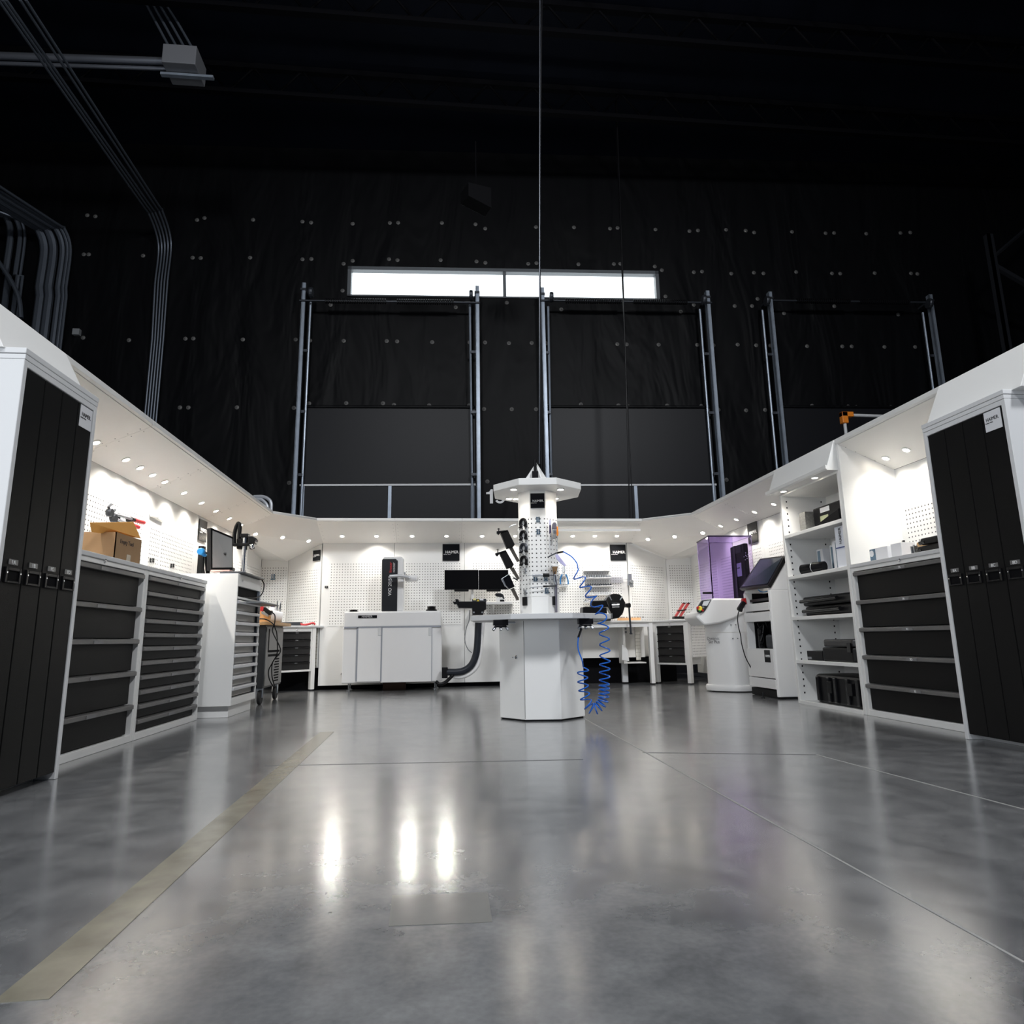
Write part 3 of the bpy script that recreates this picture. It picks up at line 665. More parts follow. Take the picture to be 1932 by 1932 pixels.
mb.build('keys', GREYP, tk)
tc_ = thing('inspection_column', 'chrome inspection column with black camera head and looping cable', 'measuring instrument', (-2.02, 6.97, 1.287), 0)
ta = PY(*d1(990, 520), 6.97); 
MB().cyl((0, 0, 0), (0, 0, ta.z-1.287), .028).build('chrome_post', CHROME, tc_, smooth=True)
MB().box(-.045, .035, -.04, .04, ta.z-1.287-.01, ta.z-1.287+.03).build('post_cap', BLACK, tc_, .006)
hz = PY(*d1(1150, 620), 6.97).z-1.287
poly([(1055, 505), (1160, 500), (1205, 530), (1240, 590), (1215, 610), (1215, 660), (1060, 680)], d1, 6.92, .10, 'camera_head', BLACK, tc_, .006)
poly([(1090, 650), (1190, 640), (1190, 770), (1090, 800)], d1, 6.925, .06, 'camera_body', BLACK, tc_, .006)
poly([(700, 665), (1070, 655), (1085, 720), (710, 730)], d1, 6.93, .05, 'arm', BLACK, tc_, .005)
poly([(800, 560), (920, 545), (925, 640), (940, 800), (800, 790)], d1, 6.95, .06, 'slide_block', BLACK, tc_, .005)
q = PY(*d1(1150, 735), 6.92)
MB().lathe(q, [(.022, 0), (.022, .014), (.014, .018)], 16, (0, -1, 0)).build('objective_lens', CHROME, tc_, smooth=True, world=True)
MB().cyl((-.195, 0, 0), (-.195, 0, hz+.05), .016).box(-.23, -.16, -.05, .05, 0, .02).build('guide_rail', BLACK, tc_)
top = PY(*d1(850, 190), 6.97)
P = [PY(*d1(*q), 6.97) for q in ((745, 700), (750, 480), (790, 300), (845, 210), (875, 300), (865, 450), (860, 620))]
MB().tube(spline(P, 8), .020, 10).build('cable_loop', BLACK, tc_, smooth=True, world=True)
MB().lathe((-.15, -.06, .07), [(.035, 0), (.035, .03), (.02, .034)], 16, (0, -1, 0)).box(-.2, -.1, -.06, .05, 0, .12).build('base_block', BLACK, tc_)
ts = thing('clamp_stand', 'black stalk with blue round knobs standing left of the tilted monitor', 'stand', (-2.42, 6.62, 1.285), 0)
kb = PY(*d1(40, 870), 6.62)
MB().lathe((kb.x+2.42, -.02, kb.z-1.285), [(.03, 0), (.034, .01), (.034, .05), (.025, .06)], 16, (0, -1, 0)).build('blue_knob', BLUEP, ts, smooth=True)
k2 = PY(*d1(120, 950), 6.66)
MB().lathe((k2.x+2.42, 0, k2.z-1.285), [(.016, 0), (.016, .04)], 12, (0, -1, 0)).build('blue_knob', BLUEP, ts, smooth=True)
MB().tube(spline([(kb.x+2.42, 0, kb.z-1.285-.02), (kb.x+2.42+.01, 0, .1), (kb.x+2.42+.03, 0, 0)], 8), .008).tube([(kb.x+2.42, .03, kb.z-1.285), (kb.x+2.42+.2, .05, kb.z-1.285-.01)], .012).tube([(k2.x+2.42, .03, k2.z-1.285), (k2.x+2.45, .03, 0)], .02).build('stalk', BLACK, ts)
tag(MB().box(-2.15, -1.98, 6.40, 6.50, 1.3125, 1.325).build('paper_note', mat('pink_paper', (.8, .5, .45), .6)), 'small white and pink slip lying before the tilted monitor', 'paper')
cb = tag(MB().tube(spline([(-1.85, 7.03, 1.29), (-1.83, 7.05, 1.23), (-1.84, 7.0, 1.13), (-1.86, 6.8, 1.085), (-1.9, 6.6, 1.08)], 8), .006).build('cable', BLACK), 'black cable drooping from the keyboard tray into the open bay', 'cable')

# ---- tool trolley, heat gun etc. (left back)
t = thing('tool_trolley', 'dark grey tool trolley on castors with beech worktop', 'trolley', (-1.90, 7.52, 0), RL)
MB().box(0, .80, .012, .55, .17, .84).build('cabinet', mat('trolley_dark', (.022, .025, .03), .45), t, .006)
MB().box(.03, .77, 0, .012, .19, .82).build('front_panel', mat('trolley_grey', (.25, .25, .245), .5), t, .003)
mb = MB().box(.10, .13, -.003, 0, .55, .80).box(.12, .62, -.003, 0, .545, .57).box(.12, .62, -.003, 0, .50, .525)
for i in range(9): mb.box(.40+.03*(i % 2), .62, -.003, 0, .22+.03*i, .235+.03*i)
mb.build('slots', BLACKM, t)
MB().box(-.04, .90, -.06, .60, .84, .875).build('worktop', WOOD, t, .004)
for x in (.06, .72):
    for y in (.05, .50):
        c = MB().lathe((x, y-.017, .075), [(.068, 0), (.075, .006), (.075, .028), (.068, .034)], 22, (0, 1, 0)).build('castor', RUB, t, smooth=True)
        MB().box(x-.03, x+.03, y-.024, y+.024, .152, .17).box(x-.012, x+.012, y-.026, y-.021, .07, .16).box(x-.012, x+.012, y+.021, y+.026, .07, .16).build('fork', GALV, c)
P = [PY(*d2(*q), 7.75) for q in ((150, 330), (260, 440))]
YG = 7.75
g0 = PY(*d2(200, 640), YG)
t = thing('heat_gun', 'red and black heat gun propped on the beech trolley top', 'heat gun', (g0.x, YG, .876))
poly([(120, 330), (200, 300), (270, 400), (245, 480), (180, 500), (120, 420)], d2, YG, .07, 'housing', RED, t)
poly([(245, 380), (290, 375), (430, 480), (480, 470), (490, 530), (430, 610), (380, 590), (240, 470)], d2, YG, .06, 'grip', BLACK, t)
poly([(200, 490), (370, 570), (385, 600), (370, 650), (190, 560)], d2, YG-.01, .05, 'silver_nozzle', STEEL, t)
poly([(110, 480), (200, 480), (430, 610), (430, 700), (440, 800), (110, 800)], d2, YG+.08, .06, 'wooden_holder', WOOD, t)
lo = [PY(*d2(*q), 7.47) for q in ((480, 520), (570, 600), (575, 760), (560, 880), (590, 1000))]
lo += [PY(*c4(*q), 7.47) for q in ((1110, 300), (1115, 520), (1060, 640), (1010, 740), (1020, 850), (1075, 950))]
tag(MB().tube(spline(lo, 6), .006).build('power_cable', BLACK, smooth=True), 'black power cable looping down the trolley front from the heat gun', 'cable')
lo = [PY(*d2(*q), 7.46) for q in ((110, 705), (300, 715), (450, 790), (540, 880), (510, 1000))]+[PY(*c4(*q), 7.45) for q in ((1070, 300), (1140, 440), (1150, 520), (1060, 640), (1050, 800), (1085, 940))]
tag(MB().tube(spline(lo, 6), .006).build('power_cable', BLACK, smooth=True), 'second black cable crossing the trolley top and hanging to the castor', 'cable')
b0 = PY(*d2(515, 430), 8.1)
t = thing('bottle', 'white plastic bottle with a dark blue cap on the beech trolley top', 'bottle', (b0.x, 8.1, .876))
zt = PY(*d2(515, 350), 8.1).z-.876
MB().lathe((0, 0, 0), [(.045, 0), (.048, .01), (.048, zt*.72), (.042, zt*.84), (.022, zt*.95), (.02, zt)], 24).build('body', PORC, t, smooth=True)
MB().lathe((0, 0, zt-.01), [(.024, 0), (.024, .028), (.018, .034)], 20).build('cap', mat('navy_cap', (.01, .015, .10), .4), t, smooth=True)
MB().lathe((0, 0, zt*.2), [(.0485, 0), (.0485, zt*.3)], 24).build('label', mat('pale_blue_label', (.55, .65, .8), .5), t)
for (x, tp, lb) in ((640, 195, 'left'), (725, 220, 'right')):
    p = PY(*d2(x, tp), 8.22); hh = p.z-.876
    t = thing('test_mandrel', lb+' chrome test mandrel standing behind the white bottle', 'mandrel', (p.x, 8.22, .876), 0, 'chrome mandrels on the trolley')
    MB().lathe((0, 0, 0), [(.030, 0), (.030, hh*.42), (.027, hh*.45)], 20).build('holder', STEEL, t, smooth=True)
    MB().lathe((0, 0, hh*.45), [(.014, 0), (.014, hh*.53), (.011, hh*.55)], 16).build('shaft', CHROME, t, smooth=True)
p0, p1 = PY(*d2(470, 700), 7.95), PY(*d2(760, 720), 7.95)
t = thing('paper_roll', 'white paper roll lying in front of the white bottle', 'roll', (p0.x, 7.9, .876))
MB().cyl((0, 0, .075), (p1.x-p0.x, .05, .06), .075, .058, 24).build('roll', PORC, t, smooth=True)
# ---- corner benches with drawer pedestals
def corner_bench(label, loc, rz, w, depth, side=False):
    t = thing('corner_bench', label, 'workbench', loc, rz, 'diagonal corner benches')
    MB().pz([(-.10, -.02), (w+.10, -.02), (w+.10, depth*.6), (w*.5, depth), (-.10, depth*.6)], .845, .872).build('worktop', GREY_W, t, .004)
    for x in (0, w-.055): MB().box(x, x+.055, .0, .07, .02, .845).build('leg', WHITE, t, .003)
    for x in (0, w-.055): MB().cyl((x+.027, .035, 0), (x+.027, .035, .022), .018).build('foot', DKSTEEL, t)
    p = MB().box(.055, .075, .005, .4, .26, .845).box(w-.075, w-.055, .005, .4, .26, .845).box(.075, w-.075, .005, .4, .26, .285).box(.075, w-.075, .005, .4, .79, .845).box(.075, w-.075, .2, .4, .285, .79).build('pedestal', WHITE, t, .002)
    for i in range(5):
        zt = .788-.1*i
        f = MB().box(.078, w-.080, .012, .03, zt-.097, zt-.003).build('drawer', mat('pedestal_black_%d' % i, (.012, .012, .013), .4), t, .002)
        MB().px([(.012, zt-.003), (-.006, zt-.006), (-.008, zt-.018), (.012, zt-.014)], .078, w-.08).build('handle', BLACK, f)
        MB().box(w/2-.02, w/2+.02, -.0095, -.006, zt-.018, zt-.008).build('label_holder', STEEL, f)
    lock(t, w/2, .818, .004)
    if side: MB().box(w+.002, w+.006, .07, .46, .36, .84).build('perforated_side', PEG, t, uvm=lambda co: (co.y, co.z))
    return t
corner_bench('corner bench on the left with five small black drawers', (-2.18, 9.155, 0), math.radians(37), .56, .75)
corner_bench('corner bench on the right with five small black drawers beside the white balancer', (2.965, 9.30, 0), math.radians(-50.5), .57, .75, True)
# items on left corner bench
t = thing('tool_case', 'flat dark tool tray with red handled tool on the left corner bench', 'tool tray', PY(*d2(780, 845), 9.42)-Vector((0, 0, 0)))
t.location.z = .873
q0, q1, q2 = PY(*d2(775, 745), 9.42), PY(*d2(1290, 845), 9.42), PY(*d2(1700, 850), 9.42)
MB().box(q0.x, q1.x, 9.42, 9.56, .873, .873+.05).build('tray', DKSTEEL, t, .004, world=True)
MB().tube(spline([(q1.x-.02, 9.44, .90), (q1.x+.04, 9.43, .885), ((q1.x+q2.x)/2, 9.43, .89), (q2.x-.03, 9.43, .905), (q2.x, 9.43, .885)], 6), .014).build('red_handle', RED, t, smooth=True, world=True)
tag(MB().tube(spline([PZ(612, 1301), PZ(628, 1297, .02), PZ(638, 1280, .10)+Vector((0, 0, 0)), PY(645, 1270, 9.3)], 8), .006).build('cable', BLACK, smooth=True), 'short black cable rising from the floor left of the white presetter', 'cable')

# ================================================================ PRESETTER MACHINE
MY = 9.02
t = thing('presetter', 'large white tool presetter with two doors and black front column', 'measuring machine', (-.62, 9.05, 0))
def fb(mb, Y, c, x0, y0, x1, y1, d): # front-facing box from two crop corners
    p, q = PY(*c(x0, y0), Y), PY(*c(x1, y1), Y)
    return mb.box(p.x, q.x, Y, Y+d, q.z, p.z)
fb(MB(), MY, c5, 252, 1015, 1212, 1160, .48).build('top_block', PORC, t, .02, world=True)
fb(MB(), MY+.005, c5, 245, 1168, 1218, 1700, .45).build('cabinet', PORC, t, .015, world=True)
fd = fb(MB(), MY-.008, c5, 383, 1170, 618, 1700, .02).build('door', PORC, t, .003, world=True)
fb(MB(), MY-.014, c5, 592, 1172, 622, 1248, .008).build('handle', GREY_W, fd, .003, world=True)
fd = fb(MB(), MY-.008, c5, 628, 1170, 1118, 1700, .02).build('door', PORC, t, .003, world=True)
fb(MB(), MY-.014, c5, 1088, 1172, 1114, 1248, .008).build('handle', GREY_W, fd, .003, world=True)
for (xa, ya, xb, yb) in ((380, 1168, 383, 1700), (621, 1168, 625, 1700), (1118, 1168, 1121, 1700), (258, 1162, 1212, 1165)):
    fb(MB(), MY-.0095, c5, xa, ya, xb, yb, .004).build('panel_gap', GAPM, t, world=True)
for (x, y) in ((300, 1800), (335, 1775), (1150, 1775), (1165, 1760)):
    p = PZ(*c5(x, y)); 
    MB().lathe((p.x, min(p.y, 9.45), 0), [(.03, 0), (.03, .012), (.008, .02), (.008, .13)], 14).build('levelling_foot', STEEL, t, world=True)
pl = fb(MB(), MY-.006, c5, 395, 1050, 580, 1075, .008).build('nameplate', SIGNB, t, world=True)
p = PY(*c5(430, 1074), MY-.0075); text('HAIMER', t, (p.x+.62, p.y-9.05, p.z+.002), .042, mat('silver_ink', (.6, .6, .62), .3), name='logo', sx=.95)
TY = 9.10
def rounded(pts_, Y, c, d, name, m, parent, bev=.02):
    return poly(pts_, c, Y, d, name, m, parent, bev)
poly([(628, 510), (632, 492), (770, 492), (785, 510), (778, 1012), (624, 1012)], c5, TY, .10, 'column_cover', mat('column_black', (.012, .013, .016), .3), t, .012)
poly([(640, 470), (825, 470), (842, 490), (845, 1012), (775, 1012), (640, 1012)], c5, TY+.02, .22, 'column', PORC, t, .02)
p = PY(*c5(722, 855), TY-.001); text('VIO 20|50', t, (p.x+.62, p.y-9.052, p.z), .062, WINK, name='model_lettering', rot=(PI/2, -PI/2, 0), sx=1.02)
p = PY(*c5(726, 628), TY-.001); text('linear', t, (p.x+.62, p.y-9.052, p.z), .052, REDI, name='model_lettering', rot=(PI/2, -PI/2, 0), sx=1.25)
p = PY(*c5(756, 625), TY-.001); text('MICROSET', t, (p.x+.62, p.y-9.052, p.z), .028, WINK, name='model_lettering', rot=(PI/2, -PI/2, 0))
A = [PY(*c5(*q), TY-.12) for q in ((705, 665), (800, 660), (880, 672), (905, 685))]
MB().tube(spline(A, 6), .022, 12).build('swing_arm', mat('arm_silver', (.55, .56, .58), .3, .4), t, smooth=True, world=True)
fb(MB(), TY-.10, c5, 786, 680, 845, 718, .12).build('arm_joint', PORC, t, .01, world=True)
fb(MB(), TY-.10, c5, 850, 650, 985, 710, .16).build('camera_housing', PORC, t, .03, world=True)
fb(MB(), TY-.08, c5, 848, 622, 862, 650, .03).build('clamp_screw', STEEL, t, .004, world=True)
for (x0, x1, y0, y1, lb) in ((300, 400, 985, 1015, 'low black tool adapter on the left end of the white presetter'), (1062, 1172, 955, 1010, 'black flanged tool adapter on the right end of the white presetter')):
    p, q = PY(*c5(x0, y1), 9.15), PY(*c5(x1, y0), 9.15); r = (q.x-p.x)/2; zb = PY(*c5(500, 1015), MY).z; hh = q.z-p.z
    tt = thing('tool_adapter', lb, 'tool adapter', ((p.x+q.x)/2, 9.16, zb))
    MB().lathe((0, 0, 0), [(r, 0), (r, hh*.35), (r*.8, hh*.4)], 24).build('flange', BLACK, tt, smooth=True)
    MB().lathe((0, 0, hh*.38), [(r*.75, 0), (r*.78, hh*.5), (r*.6, hh*.62)], 24).build('collar', BLACKG, tt, smooth=True)
# box and dark bar behind the machine's feet
tag(MB().box(-.80, -.50, 9.32, 9.50, 0, .13).build('brown_box', mat('brown_carton', (.10, .055, .035), .7)), 'dark brown box on the floor beneath the white presetter', 'box')
# curved support arm with monitor & tray
t = thing('monitor_support', 'curved dark blue-grey tube arm carrying the black keyboard console', 'support arm', (0.05, 9.0, .2))
A = [PY(*c7(*q), 8.9) for q in ((110, 715), (200, 715), (270, 700), (335, 650), (375, 560), (390, 450), (398, 265))]
MB().tube(spline(A, 8), .045, 16).build('tube', NAVY, t, smooth=True, world=True)
A = [PY(*c7(*q), 8.93) for q in ((170, 755), (250, 755), (330, 720), (390, 650), (415, 540), (425, 430), (440, 260))]
MB().tube(spline(A, 8), .030, 12).build('cable_cover', PORC, t, smooth=True, world=True)
fb(MB(), 8.86, c7, 66, 672, 120, 770, .10).build('hinge', BLACK, t, .006, world=True)
A = [PY(*c7(*q), 8.88) for q in ((10, 800), (45, 825), (95, 810), (140, 770), (170, 740))]
MB().tube(spline(A, 8), .022, 10).build('hose_guide', BLACK, t, smooth=True, world=True)
t = thing('keyboard_console', 'black keyboard console with yellow warning stickers left of the tool column', 'console', PY(*d5(1130, 1380), 8.6))
poly([(560, 1030), (1340, 1030), (1345, 1240), (1290, 1260), (1270, 1380), (990, 1380), (980, 1200), (630, 1200)], d5, 8.6, .25, 'housing', BLACK, t, .006)
poly([(540, 965), (620, 975), (640, 1030), (620, 1160), (575, 1100), (510, 1110), (470, 1030), (545, 1040)], d5, 8.58, .06, 'joystick_clamp', BLACK, t, .004)
poly([(980, 970), (1280, 960), (1340, 960), (1355, 1035), (980, 1035)], d5, 8.62, .12, 'printer', DKSTEEL, t, .004)
poly([(1000, 955), (1075, 955), (1080, 1000), (1000, 1000)], d5, 8.615, .004, 'yellow_sticker', PALEY, t, 0)
poly([(1130, 975), (1165, 1025), (1095, 1025)], d5, 8.612, .006, 'warning_triangle', YELL, t, 0)
poly([(1170, 960), (1270, 960), (1272, 1005), (1172, 1000)], d5, 8.614, .005, 'white_sticker', PAPER, t, 0)
for x in (1020, 1240): 
    p = PY(*d5(x, 1318), 8.598); MB().lathe(p, [(.012, 0), (.012, .01)], 10, (0, -1, 0)).build('screw_cap', STEEL, t, world=True)
for (x0, x1, lb) in ((258, 1143, 'left wide black monitor above the console'), (1147, 1925, 'right wide black monitor partly behind the tool column fixtures')):
    t = thing('monitor', lb, 'monitor', PY(*d5((x0+x1)/2, 715), 9.2), 0, 'pair of black monitors')
    fb(MB(), 9.2, d5, x0, 215, x1, 718, .035).build('bezel', BLACK, t, .003, world=True)
    fb(MB(), 9.196, d5, x0+12, 228, x1-12, 700, .005).build('screen', SCREEN, t, world=True)
    xm = (x0+x1)/2; A = PY(*d5(xm, 735), 9.22)
    MB().box(A.x-.10, A.x+.10, 9.2, 9.26, A.z-.02, A.z+.02).build('mount', BLACK, t, .01, world=True)
p = PY(*d5(985, 730), 9.3); q = PY(*d5(985, 1390), 9.3)
tag(MB().cyl((p.x, 9.3, q.z), (p.x, 9.3, p.z+.05), .02).box(p.x-.02, p.x+.02, 9.3, YB-.004, p.z-.12, p.z-.06).box(p.x-.02, p.x+.02, 9.3, YB-.004, q.z+.02, q.z+.08).build('monitor_pole', PORC, smooth=True), 'thin white pole rising behind the console to the monitors', 'pole')
tag(MB().tube(spline([PY(*c7(*q), 8.7) for q in ((322, 150), (315, 240), (290, 310), (275, 420), (300, 500), (340, 540))], 8), .006).build('cable', GREYP, smooth=True), 'thin cable looping down from the console beside the curved arm', 'cable')
sh0, sh1 = PY(*d5(1350, 1040), 9.28), PY(*d5(1930, 1100), 9.28)
t = thing('wall_shelf', 'small white shelf on the back panel between console and tool column', 'shelf', (sh0.x, 9.28, sh1.z))
MB().box(0, sh1.x-sh0.x+.05, 0, .27, 0, sh0.z-sh1.z).build('board', WHITE, t, .003)
MB().px([(.02, 0), (.27, 0), (.27, -.12)], .1, .12).px([(.02, 0), (.27, 0), (.27, -.12)], .36, .38).build('bracket', WHITE, t)
t = thing('hand_stapler', 'dark curved hand tool resting on the small white wall shelf', 'hand tool', PY(*d5(1700, 1040), 9.3))
poly([(1575, 850), (1600, 815), (1720, 815), (1790, 850), (1825, 960), (1780, 965), (1770, 920), (1640, 905), (1600, 890)], d5, 9.3, .06, 'lever', DKSTEEL, t, .004)
poly([(1600, 900), (1650, 940), (1780, 945), (1810, 975), (1700, 1035), (1610, 1030)], d5, 9.305, .05, 'body', PORC, t, .004)
poly([(1700, 985), (1815, 985), (1820, 1035), (1700, 1038)], d5, 9.30, .05, 'foot', BLACK, t, .004)

# ================================================================ signs
def sign(label, loc, rz, s, h=None, group='black square signs'):
    h = h or s
    t = thing('sign', label, 'sign', loc, rz, group)
    MB().box(0, s, -.006, 0, -h, 0).build('plate', SIGNB, t, .001)
    text('HAIMER.', t, (s*.16, -.0072, -h*.56), s*.235, WINK, name='logo', sx=.93)
    text('Quality Wins.', t, (s*.06, -.0072, -h*.64), s*.075, WINK, name='slogan')
sign('small black sign on the angled corner panel behind the left corner bench', (-2.27, 10.03, 0), 0, .1)
sg = bpy.data.objects['sign']; pa = Vector((-2.27, 10.03, 0)); pb = Vector((-1.72, YB+.02, 0)); dd = (pb-pa).normalized()
nS = Vector((dd.y, -dd.x, 0)); q = PN(591.5, 1039, pa+nS*.01, nS); sg.location = q; sg.rotation_euler = (0, 0, math.atan2(dd.y, dd.x))
for ch in [o for o in bpy.data.objects if o.parent == sg]: ch.location *= 1.5; ch.scale *= 1.5
p = PY(835, 1026.5, YB-.008); q = PY(867, 1058.5, YB-.008); sign('black square sign above the dual monitors', p, 0, q.x-p.x)
p = PY(1150.5, 1027.5, YB-.008); q = PY(1181.5, 1058, YB-.008); sign('black square sign beside the bit racks', p, 0, q.x-p.x)
p = PX(*c2(1300, 50), XL+.008); sign('black square sign on the left back panel before the tilted monitor', (p.x, p.y-.0, 2.0), RL, .235)
p = PX(*c9(697, 695), XR-.008); q = PX(*c9(793, 668), XR-.008); sign('black square sign on the right back panel above the terminal', (p.x, p.y, p.z), RR, p.y-q.y)

# ================================================================ CENTRAL TOOL COLUMN
RC = math.radians(-6.9)
t = thing('tool_column', 'white octagonal tool column with round worktop, perforated faces and lit canopy', 'workstation', (CC.x, CC.y, 0), RC)
def octa(ap, z0, z1, mb=None, ap1=None):
    r = ap/math.cos(PI/8); r1 = (ap1 or ap)/math.cos(PI/8)
    A = [(r*math.cos(PI/8+PI/4*i), r*math.sin(PI/8+PI/4*i), z0) for i in range(8)]
    B = [(r1*math.cos(PI/8+PI/4*i), r1*math.sin(PI/8+PI/4*i), z1) for i in range(8)]
    return (mb or MB()).hull2(A, B)
octa(.35, .012, .80).build('base', WHITE, t, .004)
octa(.335, 0, .012).build('plinth', BLACK, t)
octa(.585, .80, .842).build('worktop', GREY_W, t, .003)
octa(.170, .842, 1.93).build('column', WHITE, t, .004)
octa(.385, 1.925, 1.985).build('canopy', WHITE, t, .004)
side = .35*2*math.tan(PI/8)
MB().box(-side/2+.0, -side/2+.003, -.3515, -.349, .02, .79).build('door_seam', BLACK, t)
# door lock on the left-front face
M_ = Matrix.Rotation(-PI/4, 4, 'Z')
lk = MB().lathe((0, 0, 0), [(.016, 0), (.016, .006), (.01, .009)], 14, (0, -1, 0)).box(-.003, .003, -.05, -.009, -.004, .004).build('lock', CHROME, t); lk.location = M_ @ Vector((.06, -.351, .50)); lk.rotation_euler = (0, 0, -PI/4)
sc = .170*2*math.tan(PI/8)
for k in (-2, -1, 0, 1, 2):
    o = MB().box(-sc/2+.006, sc/2-.006, -.1725, -.170, 1.00, 1.69).build('perforated_plate', PEGC, t, uvm=lambda co: (co.x, co.z)); o.rotation_euler = (0, 0, PI/4*k)
# canopy gussets and downlights
for k in (0, 1):
    o = MB().add([(-.16, -.006, 1.985), (.16, -.006, 1.985), (.0, -.006, 2.22), (-.16, .006, 1.985), (.16, .006, 1.985), (0, .006, 2.22)], [(0, 1, 2), (3, 5, 4), (0, 3, 4, 1), (1, 4, 5, 2), (2, 5, 3, 0)]).build('gusset', WHITE, t); o.rotation_euler = (0, 0, .35+PI/2*k)
MB().box(-.04, .02, -.06, .0, 1.985, 2.13).cyl((-.01, -.03, 2.1), (-.01, -.03, 2.24), .012).build('cable_clip', BLACK, t, .005)
for q in ((969, 922.6), (960.5, 940), (1057.6, 922.6), (1048, 939.5), (973, 940.5)):
    p = PZ(*q, 1.925); p = mat_of(t).inverted() @ p
    if p.xy.length < .37: downlight(t, p.x, p.y, 1.925, (0, 0, -1), e=2.2)
    else: print('lamp outside', q, p)
st = MB().box(-.062, .062, -.174, -.170, 1.765, 1.897).build('brand_plate', SIGNB, t)
text('HAIMER.', st, (-.045, -.1748, 1.820), .028, WINK, name='logo', sx=.95); text('Quality Wins.', st, (-.057, -.1748, 1.808), .009, WINK, name='slogan')
for k, xx in ((-1, .0), (1, .0)):
    o = MB().box(-.022, .022, -.192, -.170, .925, 1.0).build('power_socket', BLACK, t, .004); o.rotation_euler = (0, 0, PI/4*k)
TC = t
# air manifolds under the worktop
def manifold(label, px_, rot):
    p = PY(*c7(*px_), 5.33); p.z = .80
    t = thing('air_manifold', label, 'air manifold', (p.x, p.y, .80), rot, 'air manifolds under the round worktop')
    MB().box(-.06, .06, -.03, .03, -.045, 0).box(-.045, .045, -.028, .028, -.06, -.045).build('block', BLACK, t, .004)
    mb = MB()
    for x in (-.05, .0, .05): mb.cyl((x*.8, 0, -.055), (x*1.2, -.015, -.082), .011, n=10)
    mb.build('coupling', STEEL, t)
    MB().cyl((.06 if rot < 1 else -.06, .01, -.022), (.12 if rot < 1 else -.12, .03, -.022), .008).build('fitting', STEEL, t)
manifold('black air manifold under the left side of the round worktop', (600, 245), 0)
manifold('black air manifold under the right side feeding the blue hose', (1372, 238), 0)
# ---- coiled blue hose
def helix(path, r, pitch_fn, ph=0):
    P = path; out = []; s = 0; acc = ph; a = None
    for i in range(len(P)-1):
        seg = P[i+1]-P[i]; L_ = seg.length; T_ = seg.normalized()
        if a is None: a = T_.cross(Vector((0, 1, 0))).normalized()
        a = (a-T_*a.dot(T_)).normalized(); b = T_.cross(a)
        n = max(1, int(L_/pitch_fn(s)*14))
        for k in range(n):
            out.append(P[i].lerp(P[i+1], k/n)+a*(r*math.cos(acc))+b*(r*math.sin(acc))); acc += 2*PI*(L_/n)/pitch_fn(s); s += L_/n
    return out
HY = 5.12
def H(x, y, Y=HY): return PY(x, y, Y)
main = spline([H(1083, 1078), H(1098, 1097), H(1115, 1125), H(1130, 1150, 5.08), H(1138, 1180), H(1141, 1220), H(1141, 1260), H(1140, 1300), H(1136, 1325), H(1120, 1338), H(1107, 1325), H(1101, 1300), H(1099, 1275), H(1101, 1258)], 16)
tot = sum((main[i+1]-main[i]).length for i in range(len(main)-1))
coil = helix(main, .040, lambda s: .085 if s < tot*.50 else (.058 if s < tot*.62 else (.030 if s < tot*.80 else .062)))
lead = spline([H(1063, 1041, 5.45), H(1078, 1050, 5.3), H(1088, 1062, 5.2), coil[0]], 8)
tail = spline([coil[-1], H(1098, 1245), H(1091, 1225, 5.2), H(1091, 1205, 5.28), H(1095, 1192, 5.31)], 8)
hs = MB().tube(lead[:-1]+coil+tail[1:], .0052, 7).build('coiled_air_hose', BLUE, smooth=True)
tag(hs, 'long coiled bright blue air hose hanging beside the tool column', 'hose')
q1, q2 = H(1091, 1203, 5.29), H(1097, 1186, 5.32)
hf = MB().cyl(q1, q2, .009, n=10).build('fitting', BLACK, hs)
MB().cyl(H(1063, 1041, 5.45), H(1052, 1043, 5.5), .008, n=10).build('fitting', BLACK, hs)
# blow gun at its upper end
t = thing('blow_gun', 'black and white air blow gun hanging on the right face of the tool column', 'air gun', H(1045, 1050, 5.5))
MB().tube([H(*d3(1215, 770), 5.49), H(*d3(1290, 725), 5.49), H(*d3(1370, 690), 5.49), H(*d3(1400, 672), 5.49)], .006).build('nozzle', DKSTEEL, t, world=True)
poly([(1370, 720), (1420, 700), (1600, 930), (1560, 950), (1480, 890), (1400, 800)], d3, 5.47, .02, 'lever', mat('pale_violet_plastic', (.60, .58, .85), .3), t, .003)
# hanging things on the column faces -------------------------------------------------
def on_face(k, x, z, out=.0):   # point on column face k (0 front, -1 left-front, 1 right-front)
    v = Matrix.Rotation(RC+PI/4*k, 4, 'Z') @ Vector((x, -.1735-out, 0)); return Vector((CC.x+v.x, CC.y+v.y, z)), RC+PI/4*k
def zof(x, y, c): return PY(*c(x, y), 5.60).z
for i, (yy, lb) in enumerate(((800, 'topmost'), (950, 'second'), (1105, 'third'), (1260, 'lowest'))):
    p, r = on_face(-1, .0, zof(1075, yy, c6))
    t = thing('spring_clip', lb+' black horseshoe tool clip on the left face of the tool column', 'tool clip', p, r, 'horseshoe tool clips on the column')
    A = [(.036*math.cos(a), -.012, .036*math.sin(a)-.004) for a in [math.radians(-55+290*j/18) for j in range(19)]]
    A = [(x*.92, y, z) for x, y, z in A]
    MB().tube(A, .013, 8).build('jaw', BLACK if i != 2 else DKSTEEL, t, smooth=True)
    MB().box(-.045, -.025, -.022, -.004, -.045, -.03).build('tip', BLACK, t); MB().box(.025, .045, -.022, -.004, -.045, -.03).build('tip', BLACK, t)
HK = mat('blue_grey_hook', (.10, .17, .24), .35, .6)
